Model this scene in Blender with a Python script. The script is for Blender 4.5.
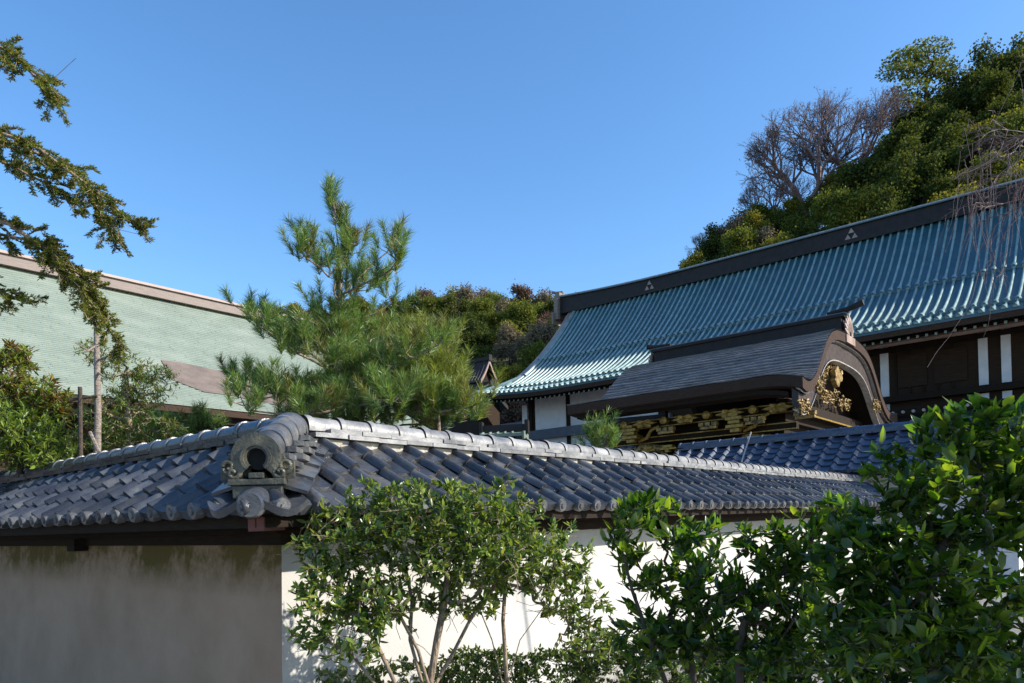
import bpy, bmesh, math, random
import numpy as np
from mathutils import Matrix, Vector
R = math.radians
for o in list(bpy.data.objects): bpy.data.objects.remove(o)
scn = bpy.context.scene
col = scn.collection

# ------------------------------------------------------------------ camera, sky, sun, exposure
EYE = 1.75; ROLL = 0.0303; F = 729.0; CX, CY = 512.0, 521.0
cam_d = bpy.data.cameras.new('camera'); cam = bpy.data.objects.new('camera', cam_d); col.objects.link(cam)
cam_d.sensor_width = 36; cam_d.lens = F/1024*36; cam_d.shift_y = (CY-341.5)/1024
cam_d.clip_start = 0.05; cam_d.clip_end = 5000
cr, sr = math.cos(ROLL), math.sin(ROLL)
cam.matrix_world = Matrix(((cr, sr, 0, 0), (0, 0, -1, 0), (-sr, cr, 0, EYE), (0, 0, 0, 1)))
scn.camera = cam
SUN_EL = 30.0; SUN_AZ = -10.0        # azimuth measured from +X towards +Y
sdir = Vector((math.cos(R(SUN_EL))*math.cos(R(SUN_AZ)), math.cos(R(SUN_EL))*math.sin(R(SUN_AZ)), math.sin(R(SUN_EL))))
w = bpy.data.worlds.new('World'); scn.world = w; w.use_nodes = True
nt = w.node_tree; nt.nodes.clear()
bg = nt.nodes.new('ShaderNodeBackground'); out = nt.nodes.new('ShaderNodeOutputWorld'); sky = nt.nodes.new('ShaderNodeTexSky')
sky.sky_type = 'NISHITA'; sky.sun_disc = False; sky.sun_elevation = R(SUN_EL); sky.sun_rotation = R(90-SUN_AZ)
sky.air_density = 1.0; sky.dust_density = 0.5; sky.ozone_density = 3.0; sky.altitude = 50
bg.inputs[1].default_value = 0.15
hs_ = nt.nodes.new('ShaderNodeHueSaturation'); hs_.inputs['Saturation'].default_value = 1.18
nt.links.new(sky.outputs[0], hs_.inputs['Color']); nt.links.new(hs_.outputs[0], bg.inputs[0]); nt.links.new(bg.outputs[0], out.inputs[0])
ld = bpy.data.lights.new('sun', 'SUN'); ld.energy = 4.4; ld.angle = R(0.53); ld.color = (1.0, 0.94, 0.84)
lo = bpy.data.objects.new('sun', ld); col.objects.link(lo)
lo.rotation_euler = sdir.to_track_quat('Z', 'Y').to_euler(); lo.location = (20, -10, 60)
scn.view_settings.view_transform = 'Standard'; scn.view_settings.look = 'None'
scn.view_settings.exposure = 0.88; scn.view_settings.gamma = 1; scn.view_settings.use_curve_mapping = False

def W(px, py, Y):
    """world point seen at a pixel at a given distance along the view"""
    u = (px-CX)/F*Y; v = (CY-py)/F*Y
    return Vector((u*cr+v*sr, Y, -u*sr+v*cr+EYE))
def pix(X, Y, Z):
    Z = Z-EYE; u = X*cr-Z*sr; v = X*sr+Z*cr
    return CX+F*u/Y, CY-F*v/Y

# ------------------------------------------------------------------ materials
def newmat(name):
    m = bpy.data.materials.new(name); m.use_nodes = True; t = m.node_tree
    return m, t, t.nodes['Principled BSDF'], t.nodes['Material Output']
def nd(t, ty, **kw):
    n = t.nodes.new(ty)
    for k, v in kw.items():
        if k in n.inputs: n.inputs[k].default_value = v
        else: setattr(n, k, v)
    return n
def ramp(t, stops):
    r = t.nodes.new('ShaderNodeValToRGB'); e = r.color_ramp.elements
    while len(e) > len(stops): e.remove(e[-1])
    while len(e) < len(stops): e.new(1)
    for el, (p, c) in zip(e, stops): el.position = p; el.color = (*c, 1)
    return r
def surf(name, c1, c2, scale=6, rough=.6, metal=0, bump=.15, bscale=40, island=0., stretch=(1,1,1), c3=None, detail=6, spec=.5):
    m, t, b, o = newmat(name); L = t.links.new
    tc = nd(t, 'ShaderNodeTexCoord'); mp = nd(t, 'ShaderNodeMapping'); mp.inputs['Scale'].default_value = stretch
    L(tc.outputs['Object'], mp.inputs[0])
    n = nd(t, 'ShaderNodeTexNoise', Scale=scale, Detail=detail, Roughness=.62); L(mp.outputs[0], n.inputs['Vector'])
    st = [(.32, c1), (.66, c2)] if c3 is None else [(.3, c1), (.52, c2), (.72, c3)]
    r = ramp(t, st); L(n.outputs[0], r.inputs[0]); last = r.outputs[0]
    if island:
        g = nd(t, 'ShaderNodeNewGeometry'); mr = nd(t, 'ShaderNodeMapRange'); mr.inputs[3].default_value = 1-island; mr.inputs[4].default_value = 1+island
        L(g.outputs['Random Per Island'], mr.inputs[0])
        mx = nd(t, 'ShaderNodeMix', data_type='RGBA', blend_type='MULTIPLY'); mx.inputs[0].default_value = 1
        L(last, mx.inputs[6]); L(mr.outputs[0], mx.inputs[7]); last = mx.outputs[2]
    L(last, b.inputs['Base Color'])
    b.inputs['Roughness'].default_value = rough; b.inputs['Metallic'].default_value = metal; b.inputs['Specular IOR Level'].default_value = spec
    n2 = nd(t, 'ShaderNodeTexNoise', Scale=bscale, Detail=4); L(mp.outputs[0], n2.inputs['Vector'])
    bp = nd(t, 'ShaderNodeBump', Strength=bump, Distance=.02); L(n2.outputs[0], bp.inputs['Height']); L(bp.outputs[0], b.inputs['Normal'])
    rr = nd(t, 'ShaderNodeMapRange'); rr.inputs[3].default_value = max(.05, rough-.12); rr.inputs[4].default_value = min(1, rough+.15)
    L(n.outputs[0], rr.inputs[0]); L(rr.outputs[0], b.inputs['Roughness'])
    return m
def leafmat(name, cols, rough=.4, trans=.35, tcol=None, spec=.5):
    m, t, b, o = newmat(name); L = t.links.new
    g = nd(t, 'ShaderNodeNewGeometry'); k = len(cols)
    r = ramp(t, [(i/(k-1), c) for i, c in enumerate(cols)]); L(g.outputs['Random Per Island'], r.inputs[0])
    tc = nd(t, 'ShaderNodeTexCoord'); n = nd(t, 'ShaderNodeTexNoise', Scale=1.6, Detail=3); L(tc.outputs['Object'], n.inputs['Vector'])
    mr = nd(t, 'ShaderNodeMapRange'); mr.inputs[1].default_value = .3; mr.inputs[2].default_value = .7; mr.inputs[3].default_value = .7; mr.inputs[4].default_value = 1.3
    L(n.outputs[0], mr.inputs[0])
    mx = nd(t, 'ShaderNodeMix', data_type='RGBA', blend_type='MULTIPLY'); mx.inputs[0].default_value = 1
    L(r.outputs[0], mx.inputs[6]); L(mr.outputs[0], mx.inputs[7]); L(mx.outputs[2], b.inputs['Base Color'])
    b.inputs['Roughness'].default_value = rough; b.inputs['Specular IOR Level'].default_value = spec
    tr = nd(t, 'ShaderNodeBsdfTranslucent')
    hs = nd(t, 'ShaderNodeMix', data_type='RGBA', blend_type='MULTIPLY'); hs.inputs[0].default_value = 1
    hs.inputs[7].default_value = (*(tcol or (2.2, 2.0, .8)), 1); L(mx.outputs[2], hs.inputs[6]); L(hs.outputs[2], tr.inputs[0])
    ms = nd(t, 'ShaderNodeMixShader'); ms.inputs[0].default_value = trans
    L(b.outputs[0], ms.inputs[1]); L(tr.outputs[0], ms.inputs[2]); L(ms.outputs[0], o.inputs[0])
    return m

M = {}
M['tile'] = surf('kawara_tile', (.018,.020,.026), (.045,.048,.055), 3, .27, bump=.15, bscale=40, island=.5, c3=(.105,.10,.09), spec=.7)
M['tile_blue'] = surf('dark_tile', (.03,.04,.065), (.065,.08,.12), 4, .42, bump=.1, bscale=40, island=.2, spec=.5)
M['tile_ridge'] = surf('ridge_tile', (.035,.036,.04), (.085,.085,.088), 5, .32, bump=.2, bscale=60, island=.3, c3=(.2,.19,.17))
M['ridge_white'] = surf('pale_ridge_tile', (.09,.09,.095), (.20,.195,.19), 6, .4, bump=.2, bscale=50, island=.2, c3=(.31,.30,.28))
M['mortar'] = surf('mortar', (.30,.26,.21), (.5,.46,.38), 9, .9, bump=.6, bscale=50)
M['lichen_tile'] = surf('lichen_tile', (.025,.025,.022), (.06,.058,.042), 7, .42, bump=.3, bscale=50, c3=(.15,.135,.085))
M['darkwood'] = surf('dark_wood', (.010,.007,.005), (.028,.018,.012), 8, .8, stretch=(1,1,6), spec=.15)
M['redwood'] = surf('red_wood', (.10,.03,.024), (.17,.055,.04), 8, .65, stretch=(1,1,4))
M['barkroof'] = surf('shingle_roof', (.055,.05,.048), (.115,.105,.10), 3, .42, bump=.5, bscale=30, stretch=(1,1,6), island=.2, c3=(.19,.17,.155), spec=.5)
M['barkedge'] = surf('shingle_edge', (.03,.019,.013), (.07,.042,.03), 6, .85, spec=.2, bump=.6, bscale=40, stretch=(.6,.6,12))
M['barge'] = surf('barge_wood', (.025,.017,.015), (.058,.040,.035), 6, .5, spec=.3)
M['trim'] = surf('pale_trim', (.22,.20,.19), (.42,.40,.38), 6, .4)
M['gold'] = surf('gold_fitting', (.13,.08,.015), (.42,.27,.06), 9, .45, metal=.45, bump=.4, bscale=30)
M['carving'] = surf('carved_gold', (.03,.016,.006), (.42,.28,.09), 7, .5, metal=.3, bump=1.0, bscale=18)
M['copper'] = surf('copper_sheet', (.010,.048,.064), (.02,.075,.095), 1.3, .38, metal=0, bump=.08, bscale=12, spec=.6, c3=(.05,.105,.125))
M['copper_cap'] = surf('copper_batten', (.12,.21,.21), (.22,.32,.305), 2, .35, island=.15, metal=0, bump=.08, bscale=12, spec=.6)  # much paler than the sheet: sunlit-rib contrast put into the colour
M['copper_pale'] = surf('pale_copper', (.13,.165,.13), (.175,.215,.17), .5, .6, bump=.35, bscale=9, c3=(.23,.26,.215), detail=9, stretch=(1,1,2.5))
M['brown_patch'] = surf('brown_copper', (.13,.10,.08), (.19,.145,.115), 1.5, .7)
M['ridgecap'] = surf('ridge_wood', (.012,.010,.010), (.028,.022,.020), 3, .6, spec=.25)
M['brownridge'] = surf('brown_ridge', (.12,.09,.075), (.22,.17,.14), 3, .6, stretch=(1,1,8))
M['verge'] = surf('verge_wood', (.22,.15,.12), (.34,.25,.21), 2, .5)
M['white'] = surf('white_plaster', (.55,.56,.58), (.68,.68,.68), 2, .85, bump=.1)
M['bark'] = surf('bark', (.14,.10,.07), (.34,.26,.18), 30, .85, bump=.8, bscale=70, stretch=(1,1,.35))
M['palebark'] = surf('pale_bark', (.10,.08,.065), (.34,.28,.23), 25, .85, bump=.8, bscale=60, stretch=(1,1,2))
M['darkbark'] = surf('dark_bark', (.03,.022,.016), (.08,.058,.04), 20, .9, bump=.6)
M['twig'] = surf('bare_twig', (.10,.065,.06), (.2,.14,.13), 10, .8)
M['ground'] = surf('ground_gravel', (.13,.12,.10), (.26,.24,.21), 14, .95, bump=1.0, bscale=120, c3=(.38,.36,.32), detail=9)
M['stone'] = surf('stone', (.18,.17,.15), (.34,.32,.29), 8, .85, bump=.5)
M['hill'] = surf('hill_soil', (.02,.025,.01), (.05,.05,.02), .3, 1)
M['glass'] = surf('window_glass', (.10,.16,.15), (.2,.27,.25), 1, .15)
M['panel'] = surf('wood_panel', (.016,.010,.006), (.045,.026,.015), 2, .7, stretch=(1,1,14), spec=.15)
M['bluebeam'] = surf('blue_grey_beam', (.06,.07,.09), (.10,.115,.14), 4, .5)
M['black'] = surf('hollow_shade_black', (.004,.004,.004), (.008,.008,.008), 4, .9)

# shaded plaster with mossy stain under the eave
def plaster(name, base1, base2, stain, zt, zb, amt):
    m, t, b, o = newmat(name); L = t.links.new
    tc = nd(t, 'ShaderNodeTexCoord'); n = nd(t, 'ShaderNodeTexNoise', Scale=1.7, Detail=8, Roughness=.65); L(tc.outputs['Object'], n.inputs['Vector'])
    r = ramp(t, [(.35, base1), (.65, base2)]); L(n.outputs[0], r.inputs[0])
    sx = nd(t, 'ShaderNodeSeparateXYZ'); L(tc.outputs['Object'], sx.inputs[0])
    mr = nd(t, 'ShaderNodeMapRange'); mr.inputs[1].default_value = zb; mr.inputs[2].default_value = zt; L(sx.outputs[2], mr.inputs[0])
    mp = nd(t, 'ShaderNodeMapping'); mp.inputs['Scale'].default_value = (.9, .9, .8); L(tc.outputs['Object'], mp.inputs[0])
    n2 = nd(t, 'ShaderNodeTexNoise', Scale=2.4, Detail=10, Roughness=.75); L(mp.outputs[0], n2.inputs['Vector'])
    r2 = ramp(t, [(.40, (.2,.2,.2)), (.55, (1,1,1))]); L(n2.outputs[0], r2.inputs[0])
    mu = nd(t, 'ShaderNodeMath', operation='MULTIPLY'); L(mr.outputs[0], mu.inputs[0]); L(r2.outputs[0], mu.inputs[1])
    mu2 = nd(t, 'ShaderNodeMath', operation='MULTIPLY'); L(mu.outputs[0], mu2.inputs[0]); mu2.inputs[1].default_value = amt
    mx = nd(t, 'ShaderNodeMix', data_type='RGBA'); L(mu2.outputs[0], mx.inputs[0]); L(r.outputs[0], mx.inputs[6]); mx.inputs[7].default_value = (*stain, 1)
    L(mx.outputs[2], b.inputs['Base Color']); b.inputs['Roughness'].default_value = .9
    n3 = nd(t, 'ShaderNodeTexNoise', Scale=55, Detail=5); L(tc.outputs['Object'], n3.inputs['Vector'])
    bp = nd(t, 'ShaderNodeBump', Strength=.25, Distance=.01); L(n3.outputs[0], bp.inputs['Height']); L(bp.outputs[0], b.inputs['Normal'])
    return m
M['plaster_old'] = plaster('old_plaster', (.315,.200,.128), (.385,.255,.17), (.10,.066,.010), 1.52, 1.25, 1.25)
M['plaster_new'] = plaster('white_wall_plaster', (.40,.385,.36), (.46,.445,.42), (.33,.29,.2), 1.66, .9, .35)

# ------------------------------------------------------------------ mesh helpers
class MB:
    def __init__(s): s.v = []; s.f = []
    def add(s, vs, fs):
        b = len(s.v); s.v += [tuple(p) for p in vs]; s.f += [tuple(i+b for i in f) for f in fs]
    def box(s, x0, x1, y0, y1, z0, z1, m=None):
        vs = [Vector(p) for p in ((x0,y0,z0),(x1,y0,z0),(x1,y1,z0),(x0,y1,z0),(x0,y0,z1),(x1,y0,z1),(x1,y1,z1),(x0,y1,z1))]
        if m: vs = [m @ p for p in vs]
        s.add(vs, [(0,3,2,1),(4,5,6,7),(0,1,5,4),(1,2,6,5),(2,3,7,6),(3,0,4,7)])
    def prism(s, prof, x0, x1, cap=True):
        """profile [(y,z)] closed, extruded along x"""
        n = len(prof); vs = [(x0,y,z) for y,z in prof]+[(x1,y,z) for y,z in prof]
        fs = [(i,(i+1)%n,(i+1)%n+n,i+n) for i in range(n)]
        if cap: fs += [tuple(range(n))[::-1], tuple(range(n,2*n))]
        s.add(vs, fs)
    def tube(s, pts, rad, n=8, cap=True):
        pts = [Vector(p) for p in pts]
        if not hasattr(rad, '__len__'): rad = [rad]*len(pts)
        b = len(s.v); up = Vector((0,0,1))
        for i, p in enumerate(pts):
            d = (pts[min(i+1,len(pts)-1)]-pts[max(i-1,0)]).normalized()
            a = d.cross(up)
            if a.length < .05: a = d.cross(Vector((1,0,0)))
            a.normalize(); c = a.cross(d)
            for k in range(n):
                t = 2*math.pi*k/n; s.v.append(tuple(p+rad[i]*(math.cos(t)*a+math.sin(t)*c)))
        for i in range(len(pts)-1):
            for k in range(n):
                s.f.append((b+i*n+k, b+i*n+(k+1)%n, b+(i+1)*n+(k+1)%n, b+(i+1)*n+k))
        if cap:
            s.f.append(tuple(b+k for k in range(n))[::-1]); s.f.append(tuple(b+(len(pts)-1)*n+k for k in range(n)))
    def grid(s, P):
        """P[i][j] points"""
        b = len(s.v); n = len(P[0])
        for r in P: s.v += [tuple(p) for p in r]
        for i in range(len(P)-1):
            for j in range(n-1): s.f.append((b+i*n+j, b+(i+1)*n+j, b+(i+1)*n+j+1, b+i*n+j+1))
    def build(s, name, mat, parent=None, mtx=None, smooth=False, bis=None, bevel=0, angle=40):
        me = bpy.data.meshes.new(name)
        me.from_pydata(s.v, [], s.f); me.materials.append(mat)
        if bis or bevel:
            bm = bmesh.new(); bm.from_mesh(me)
            for co, no in (bis or []):
                bmesh.ops.bisect_plane(bm, geom=bm.verts[:]+bm.edges[:]+bm.faces[:], plane_co=co, plane_no=no, clear_outer=True)
            bm.to_mesh(me); bm.free()
        if mtx is not None: me.transform(mtx)
        if smooth:
            me.polygons.foreach_set('use_smooth', [True]*len(me.polygons)); 
            try: me.set_sharp_from_angle(angle=R(angle))
            except Exception: pass
        me.update()
        o = bpy.data.objects.new(name, me); col.objects.link(o)
        if parent: o.parent = parent
        if bevel:
            bv = o.modifiers.new('b', 'BEVEL'); bv.width = bevel; bv.segments = 2; bv.limit_method = 'ANGLE'
        return o
def thing(name, label, cat, loc=(0,0,0), rotz=0, group=None):
    o = bpy.data.objects.new(name, None); col.objects.link(o); o.location = loc; o.rotation_euler = (0,0,rotz)
    o.empty_display_size = .2
    tag(o, label, cat, group); return o
def tag(o, label, cat, group=None, kind=None):
    if label: o['label'] = label
    if cat: o['category'] = cat
    if group: o['group'] = group
    if kind: o['kind'] = kind
    return o
def fastmesh(name, verts, polys_list, mat, smooth=False):
    """polys_list: list of (N,k) int arrays"""
    me = bpy.data.meshes.new(name)
    nv = len(verts); me.vertices.add(nv); me.vertices.foreach_set('co', np.asarray(verts, np.float32).ravel())
    loops = np.concatenate([p.ravel() for p in polys_list]); tot = np.concatenate([np.full(len(p), p.shape[1]) for p in polys_list])
    start = np.concatenate([[0], np.cumsum(tot)[:-1]])
    me.loops.add(len(loops)); me.loops.foreach_set('vertex_index', loops.astype(np.int32))
    me.polygons.add(len(tot)); me.polygons.foreach_set('loop_start', start.astype(np.int32)); me.polygons.foreach_set('loop_total', tot.astype(np.int32))
    me.update(calc_edges=True); me.materials.append(mat)
    if smooth: me.polygons.foreach_set('use_smooth', [True]*len(me.polygons))
    return me
def link(name, me, parent=None):
    o = bpy.data.objects.new(name, me); col.objects.link(o)
    if parent: o.parent = parent
    return o
def nrm(a): return a/np.maximum(np.linalg.norm(a, axis=-1, keepdims=True), 1e-9)
def leaves_mesh(name, P, D, U, Ln, Wd, mat, near=True, fold=.18, curl=.15):
    """P base points, D directions, U approximate up normals"""
    N = len(P); D = nrm(D); S = nrm(np.cross(D, U)); U = np.cross(S, D)
    Ln = np.broadcast_to(Ln, (N,))[:,None]; Wd = np.broadcast_to(Wd, (N,))[:,None]
    if near:
        rv = np.random.default_rng(N); curl = rv.normal(.15, .16, (N,1)); fold = rv.uniform(.05, .38, (N,1)); Wd = Wd*rv.uniform(.75, 1.15, (N,1))
        def pt(t, sx, h): return P + D*Ln*t + S*Wd*sx + U*(Wd*h - Ln*curl*t*t)
        V = np.stack([pt(0,0,0), pt(1,0,0), pt(.35,0,-fold), pt(.72,0,-fold*.8), pt(.3,.46,0), pt(.68,.40,0), pt(.3,-.46,0), pt(.68,-.40,0)], 1).reshape(-1,3)
        b = (np.arange(N)*8)[:,None]
        tri = np.concatenate([b+[0,4,2], b+[3,5,1], b+[0,2,6], b+[3,1,7]]); quad = np.concatenate([b+[2,4,5,3], b+[2,3,7,6]])
        return fastmesh(name, V, [tri, quad], mat)
    V = np.stack([P, P+D*Ln*.5+S*Wd*.5-U*Ln*.05, P+D*Ln, P+D*Ln*.5-S*Wd*.5+U*Ln*.05], 1).reshape(-1,3)
    b = (np.arange(N)*4)[:,None]
    return fastmesh(name, V, [b+[0,1,2,3]], mat)
def needles_mesh(name, P, D, Ln, wd, mat, rng):
    N = len(P); D = nrm(D); S = nrm(np.cross(D, rng.normal(size=(N,3))))
    Ln = np.broadcast_to(Ln, (N,))[:,None]
    V = np.stack([P-S*wd, P+S*wd, P+D*Ln+S*wd*.25, P+D*Ln-S*wd*.25], 1).reshape(-1,3); b = (np.arange(N)*4)[:,None]
    return fastmesh(name, V, [b+[0,1,2,3]], mat)

class Tree:
    """branching skeleton that reaches given target points"""
    def __init__(s, path, rng):
        s.n = [np.array(p, float) for p in path]; s.par = [-1]+list(range(len(path)-1)); s.rng = rng; s.trunk = len(path)
        s.tips = []
    def reach(s, targets, bias=.55, jit=.12, sub=3, skip=0):
        root = s.n[0]; T = sorted([np.array(t, float) for t in targets], key=lambda t: np.linalg.norm(t-s.n[min(s.trunk-1,len(s.n)-1)]))
        for t in T:
            A = np.array(s.n[skip:]); d = np.linalg.norm(A-t, axis=1); up = np.maximum(0, A[:,2]-t[2])
            i = int(np.argmin(d + bias*up))+skip; p = s.n[i]; L = np.linalg.norm(t-p)
            last = i
            for k in range(1, sub+1):
                f = k/sub; q = p+(t-p)*f + (s.rng.normal(size=3)*jit*L*(1 if k < sub else 0)*.5) + np.array([0,0,-.10*L*math.sin(math.pi*f)])
                s.n.append(q); s.par.append(last); last = len(s.n)-1
            s.tips.append(last)
    def radii(s, tip, power=2.3):
        n = len(s.n); a = np.zeros(n); ch = np.zeros(n, bool)
        for i in range(n):
            if s.par[i] >= 0: ch[s.par[i]] = True
        for i in range(n-1, -1, -1):
            if not ch[i]: a[i] = tip**power
            if s.par[i] >= 0: a[s.par[i]] += a[i]
        return np.maximum(a, tip**power)**(1/power)
    def mesh(s, name, mat, tip, k=5, power=2.3, maxr=None):
        r = s.radii(tip, power)
        if maxr: r = np.minimum(r, maxr)
        A = np.array(s.n); par = np.array(s.par); idx = np.where(par >= 0)[0]
        p0 = A[par[idx]]; p1 = A[idx]; d = nrm(p1-p0); a = np.cross(d, [0,0,1.]); bad = np.linalg.norm(a, axis=1) < .1; a[bad] = np.cross(d[bad], [1.,0,0]); a = nrm(a); c = np.cross(a, d)
        r1 = r[idx]; r0 = np.minimum(r[par[idx]], r1*1.35); V = []
        for q in range(k):
            t = 2*math.pi*q/k; e = math.cos(t)*a+math.sin(t)*c; V.append(np.stack([p0+e*r0[:,None], p1+e*r1[:,None]], 1))
        V = np.stack(V, 2)                                   # (N,2,k,3)
        b = (np.arange(len(idx))*2*k)[:,None]
        Q = np.concatenate([b+[q, (q+1)%k, k+(q+1)%k, k+q] for q in range(k)])
        return fastmesh(name, V.reshape(-1,3), [Q], mat, smooth=True)

def blob_points(blobs, n, rng, shell=.5):
    """random points inside ellipsoids [(center, (rx,ry,rz))]"""
    vol = np.array([r[0]*r[1]*r[2] for c, r in blobs])**.8; vol /= vol.sum(); out = []
    pick = rng.choice(len(blobs), n, p=vol)
    for i in pick:
        c, r = blobs[i]; d = nrm(rng.normal(size=3)); q = rng.uniform(shell**3, 1)**(1/3)
        out.append(np.array(c)+d*q*np.array(r))
    return out

def leaf_cluster(tips, dirs, per, rng, spread, Lr, wr, upb=.5, along=.12):
    n = len(tips)*per; P = np.repeat(tips, per, 0); Dm = np.repeat(dirs, per, 0)
    P = P - Dm*rng.uniform(0, along, (n,1)) + rng.normal(size=(n,3))*along*.12
    D = nrm(Dm*.7 + rng.normal(size=(n,3))*spread + np.array([0,0,upb*.4])); U = nrm(rng.normal(size=(n,3))*.55+np.array([0,0,1.]))
    L = rng.uniform(*Lr, n); return P, D, U, L, L*rng.uniform(*wr, n)

# directions of the place
A3 = Vector((-.771, .637, 0)).normalized(); B3 = Vector((A3.y, -A3.x, 0))
ROT_A = math.atan2(-A3.y, -A3.x)      # local x along -A (to the right), local y = B (away)
ROT_B = math.atan2(B3.y, B3.x)        # local x along B, local y = A (away)

# ------------------------------------------------------------------ ground
def hill_h(X, Y):
    if Y < 30: return 0.
    px = CX+F*X/Y
    xs = [-900, 0, 250, 330, 400, 440, 530, 565, 640, 690, 730, 770, 830, 890, 930, 1060, 1250, 1500]
    ys = [400, 350, 322, 314, 314, 305, 305, 316, 320, 262, 236, 202, 188, 160, 125, 80, 330, 560]
    r1s = [160, 160, 150, 150, 150, 140, 130, 120, 105, 92, 90, 88, 86, 84, 84, 82, 90, 110]
    r0s = [90, 90, 85, 80, 78, 75, 72, 70, 66, 60, 56, 54, 52, 50, 48, 46, 50, 60]
    sy = np.interp(px, xs, ys); r1 = np.interp(px, xs, r1s); r0 = np.interp(px, xs, r0s)
    hz = CY-ROLL*(px-CX); H = (hz-sy)/F*r1 + EYE - 4.6
    t = min(1, max(0, (Y-r0)/(r1-r0))); t2 = t**.62 if t < 1 else 1
    h = H*t2
    if Y > r1: h = H*max(.55, 1-(Y-r1)/300)
    return max(0, h)
g = MB(); g.grid([[(x, y, -.002) for y in (-2500, -40, 0, 40, 200, 3500)] for x in (-3000, -60, 0, 60, 3000)])
tag(g.build('ground', M['ground']), None, None, None, 'structure')
rngh = np.random.default_rng(3); hp = []
for iy in range(60):
    Y = 44+iy*4.2
    hp.append([(X, Y, hill_h(X, Y)-.3+rngh.normal()*.25*(hill_h(X,Y) > 1)) for X in np.linspace(-330, 260, 120)])
hm = MB(); hm.grid([list(r) for r in hp]); tag(hm.build('hillside', M['hill'], smooth=True), None, None, None, 'structure')

# ------------------------------------------------------------------ roof tile generator (local: x along, -y outward)
def tile_slope(mb, ends, x0, x1, yt, zt, ye, ze, courses, pitch, rng, rollh=.054, lip=.034, jit=1., disc=.056):
    d = Vector((0, ye-yt, ze-zt)); Ls = d.length; d.normalize(); n = Vector((0, d.z, -d.y))
    if n.z < 0: n = -n
    nc = int(round((x1-x0)/pitch)); ex = Ls/courses
    us = [0, .06, .12, .19, .26, .32, .36, .5, .68, .85, 1.02]
    def prof(u): return rollh*math.sin(math.pi*min(1, u/.34))**.8 if u < .34 else -.016*math.sin(math.pi*(u-.34)/.68)
    for c in range(nc):
        for k in range(courses):
            jv = rng.normal()*.007*jit; jn = rng.normal()*.0035*jit; jx = rng.normal()*.004*jit; tw = rng.normal()*.006*jit
            top = Ls-ex*(k+1)-.02; bot = Ls-ex*k
            rows = [[], [], []]
            for u in us:
                x = x0+(c+u)*pitch+jx; pz = prof(u)
                rows[0].append(Vector((x, yt, zt))+d*top+n*(pz+jn))
                rows[1].append(Vector((x, yt, zt))+d*(bot+jv+.012)+n*(pz+jn+lip+tw*(u-.5)*2))
                rows[2].append(Vector((x, yt, zt))+d*(bot+jv+.012)+n*(pz+jn-(.004 if k else .035)+tw*(u-.5)*2))
            mb.grid(rows)
        # eave disc on the roll
        x = x0+(c+.17)*pitch; p = Vector((x, ye, ze))+n*(rollh*.42)+d*.035
        ax = Vector((0, d.y, d.z*.25)).normalized(); r = disc*(1+rng.normal()*.03)
        ends.tube([p-ax*.05, p, p+ax*.012], [r, r, r*.9], 12)
        ends.tube([p+ax*.004, p+ax*.022], [r*.55, r*.42], 8)
def ridge(mb, mort, x0, x1, z, seg, rng, r=.088, stack=((.17, .0, .034), (.145, .04, .034)), top=None):
    # mortar bed, flat courses, round cap with collars
    mort.prism([(-.12, z-.13), (.12, z-.13), (.125, z-.005), (-.125, z-.005)], x0, x1)
    x = x0
    while x < x1-.01:
        e = min(x1, x+seg)
        for i, (hw, dz, th) in enumerate(stack):
            o = rng.normal()*.006; zz = z+dz+rng.normal()*.002
            off = (i*.5)*seg
            mb.box(max(x0,x+off)+.003, min(x1, e+off)-.003, -hw+o, hw+o, zz, zz+th)
        x = e
    zc = z+stack[-1][1]+stack[-1][2]+.01
    x = x0
    while x < x1-.01:
        e = min(x1, x+seg); dz = rng.normal()*.003
        def ring(xx, rr):
            return [(xx, rr*math.cos(t), zc+dz+rr*1.02*math.sin(t)) for t in np.linspace(-.25, math.pi+.25, 15)]
        mb.grid([ring(x-.004, r*1.13), ring(x+.035, r*1.16), ring(x+.05, r*1.13), ring(x+.054, r), ring((x+e)/2, r*.99), ring(e+.01, r*.97)])
        x = e
    return zc+r

# ------------------------------------------------------------------ the near tile-topped wall (L shape)
C0 = Vector(((281-CX)/F*5.0, 5.0, 0)); HT = .30; CEN = C0+(A3+B3)*HT
rw = np.random.default_rng(11)
wall = thing('tile_topped_wall', 'plastered boundary wall with grey tiled roof turning a corner behind the shrubs', 'wall', (CEN.x, CEN.y, 0))
MR = Matrix.Rotation(ROT_B, 4, 'Z')                                      # right wing frame: x=B, y=A, outward -y
ML = Matrix.Rotation(ROT_A, 4, 'Z')                                      # left wing frame : x=-A (corner at 0, wing towards -x), outward -y
LR, LL = 16.2, 6.35
OE, ZE, ZR = .85, 1.875, 2.385
# right wing front/back slopes, cut at the hip
def hipplane(sgn): return None
tR, eR = MB(), MB(); tile_slope(tR, eR, -1.0, LR, -.09, ZR, -OE, ZE, 4, .285, rw)
tR.build('tile_slope', M['tile'], wall, MR, smooth=True, bis=[((0,0,0), (-1,1,0)), ((LR+.05,0,0), (1,0,0))], angle=50).data.materials[0]
eR.build('eave_discs', M['tile_ridge'], wall, MR, smooth=True, bis=[((0,0,0), (-1,1,0))])
tL, eL = MB(), MB(); tile_slope(tL, eL, -LL, .97, -.09, ZR, -OE, ZE, 4, .285, rw)
tL.build('tile_slope', M['tile'], wall, ML, smooth=True, bis=[((0,0,0), (1,1,0))], angle=50)
eL.build('eave_discs', M['tile_ridge'], wall, ML, smooth=True, bis=[((0,0,0), (1,1,0))])
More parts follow.
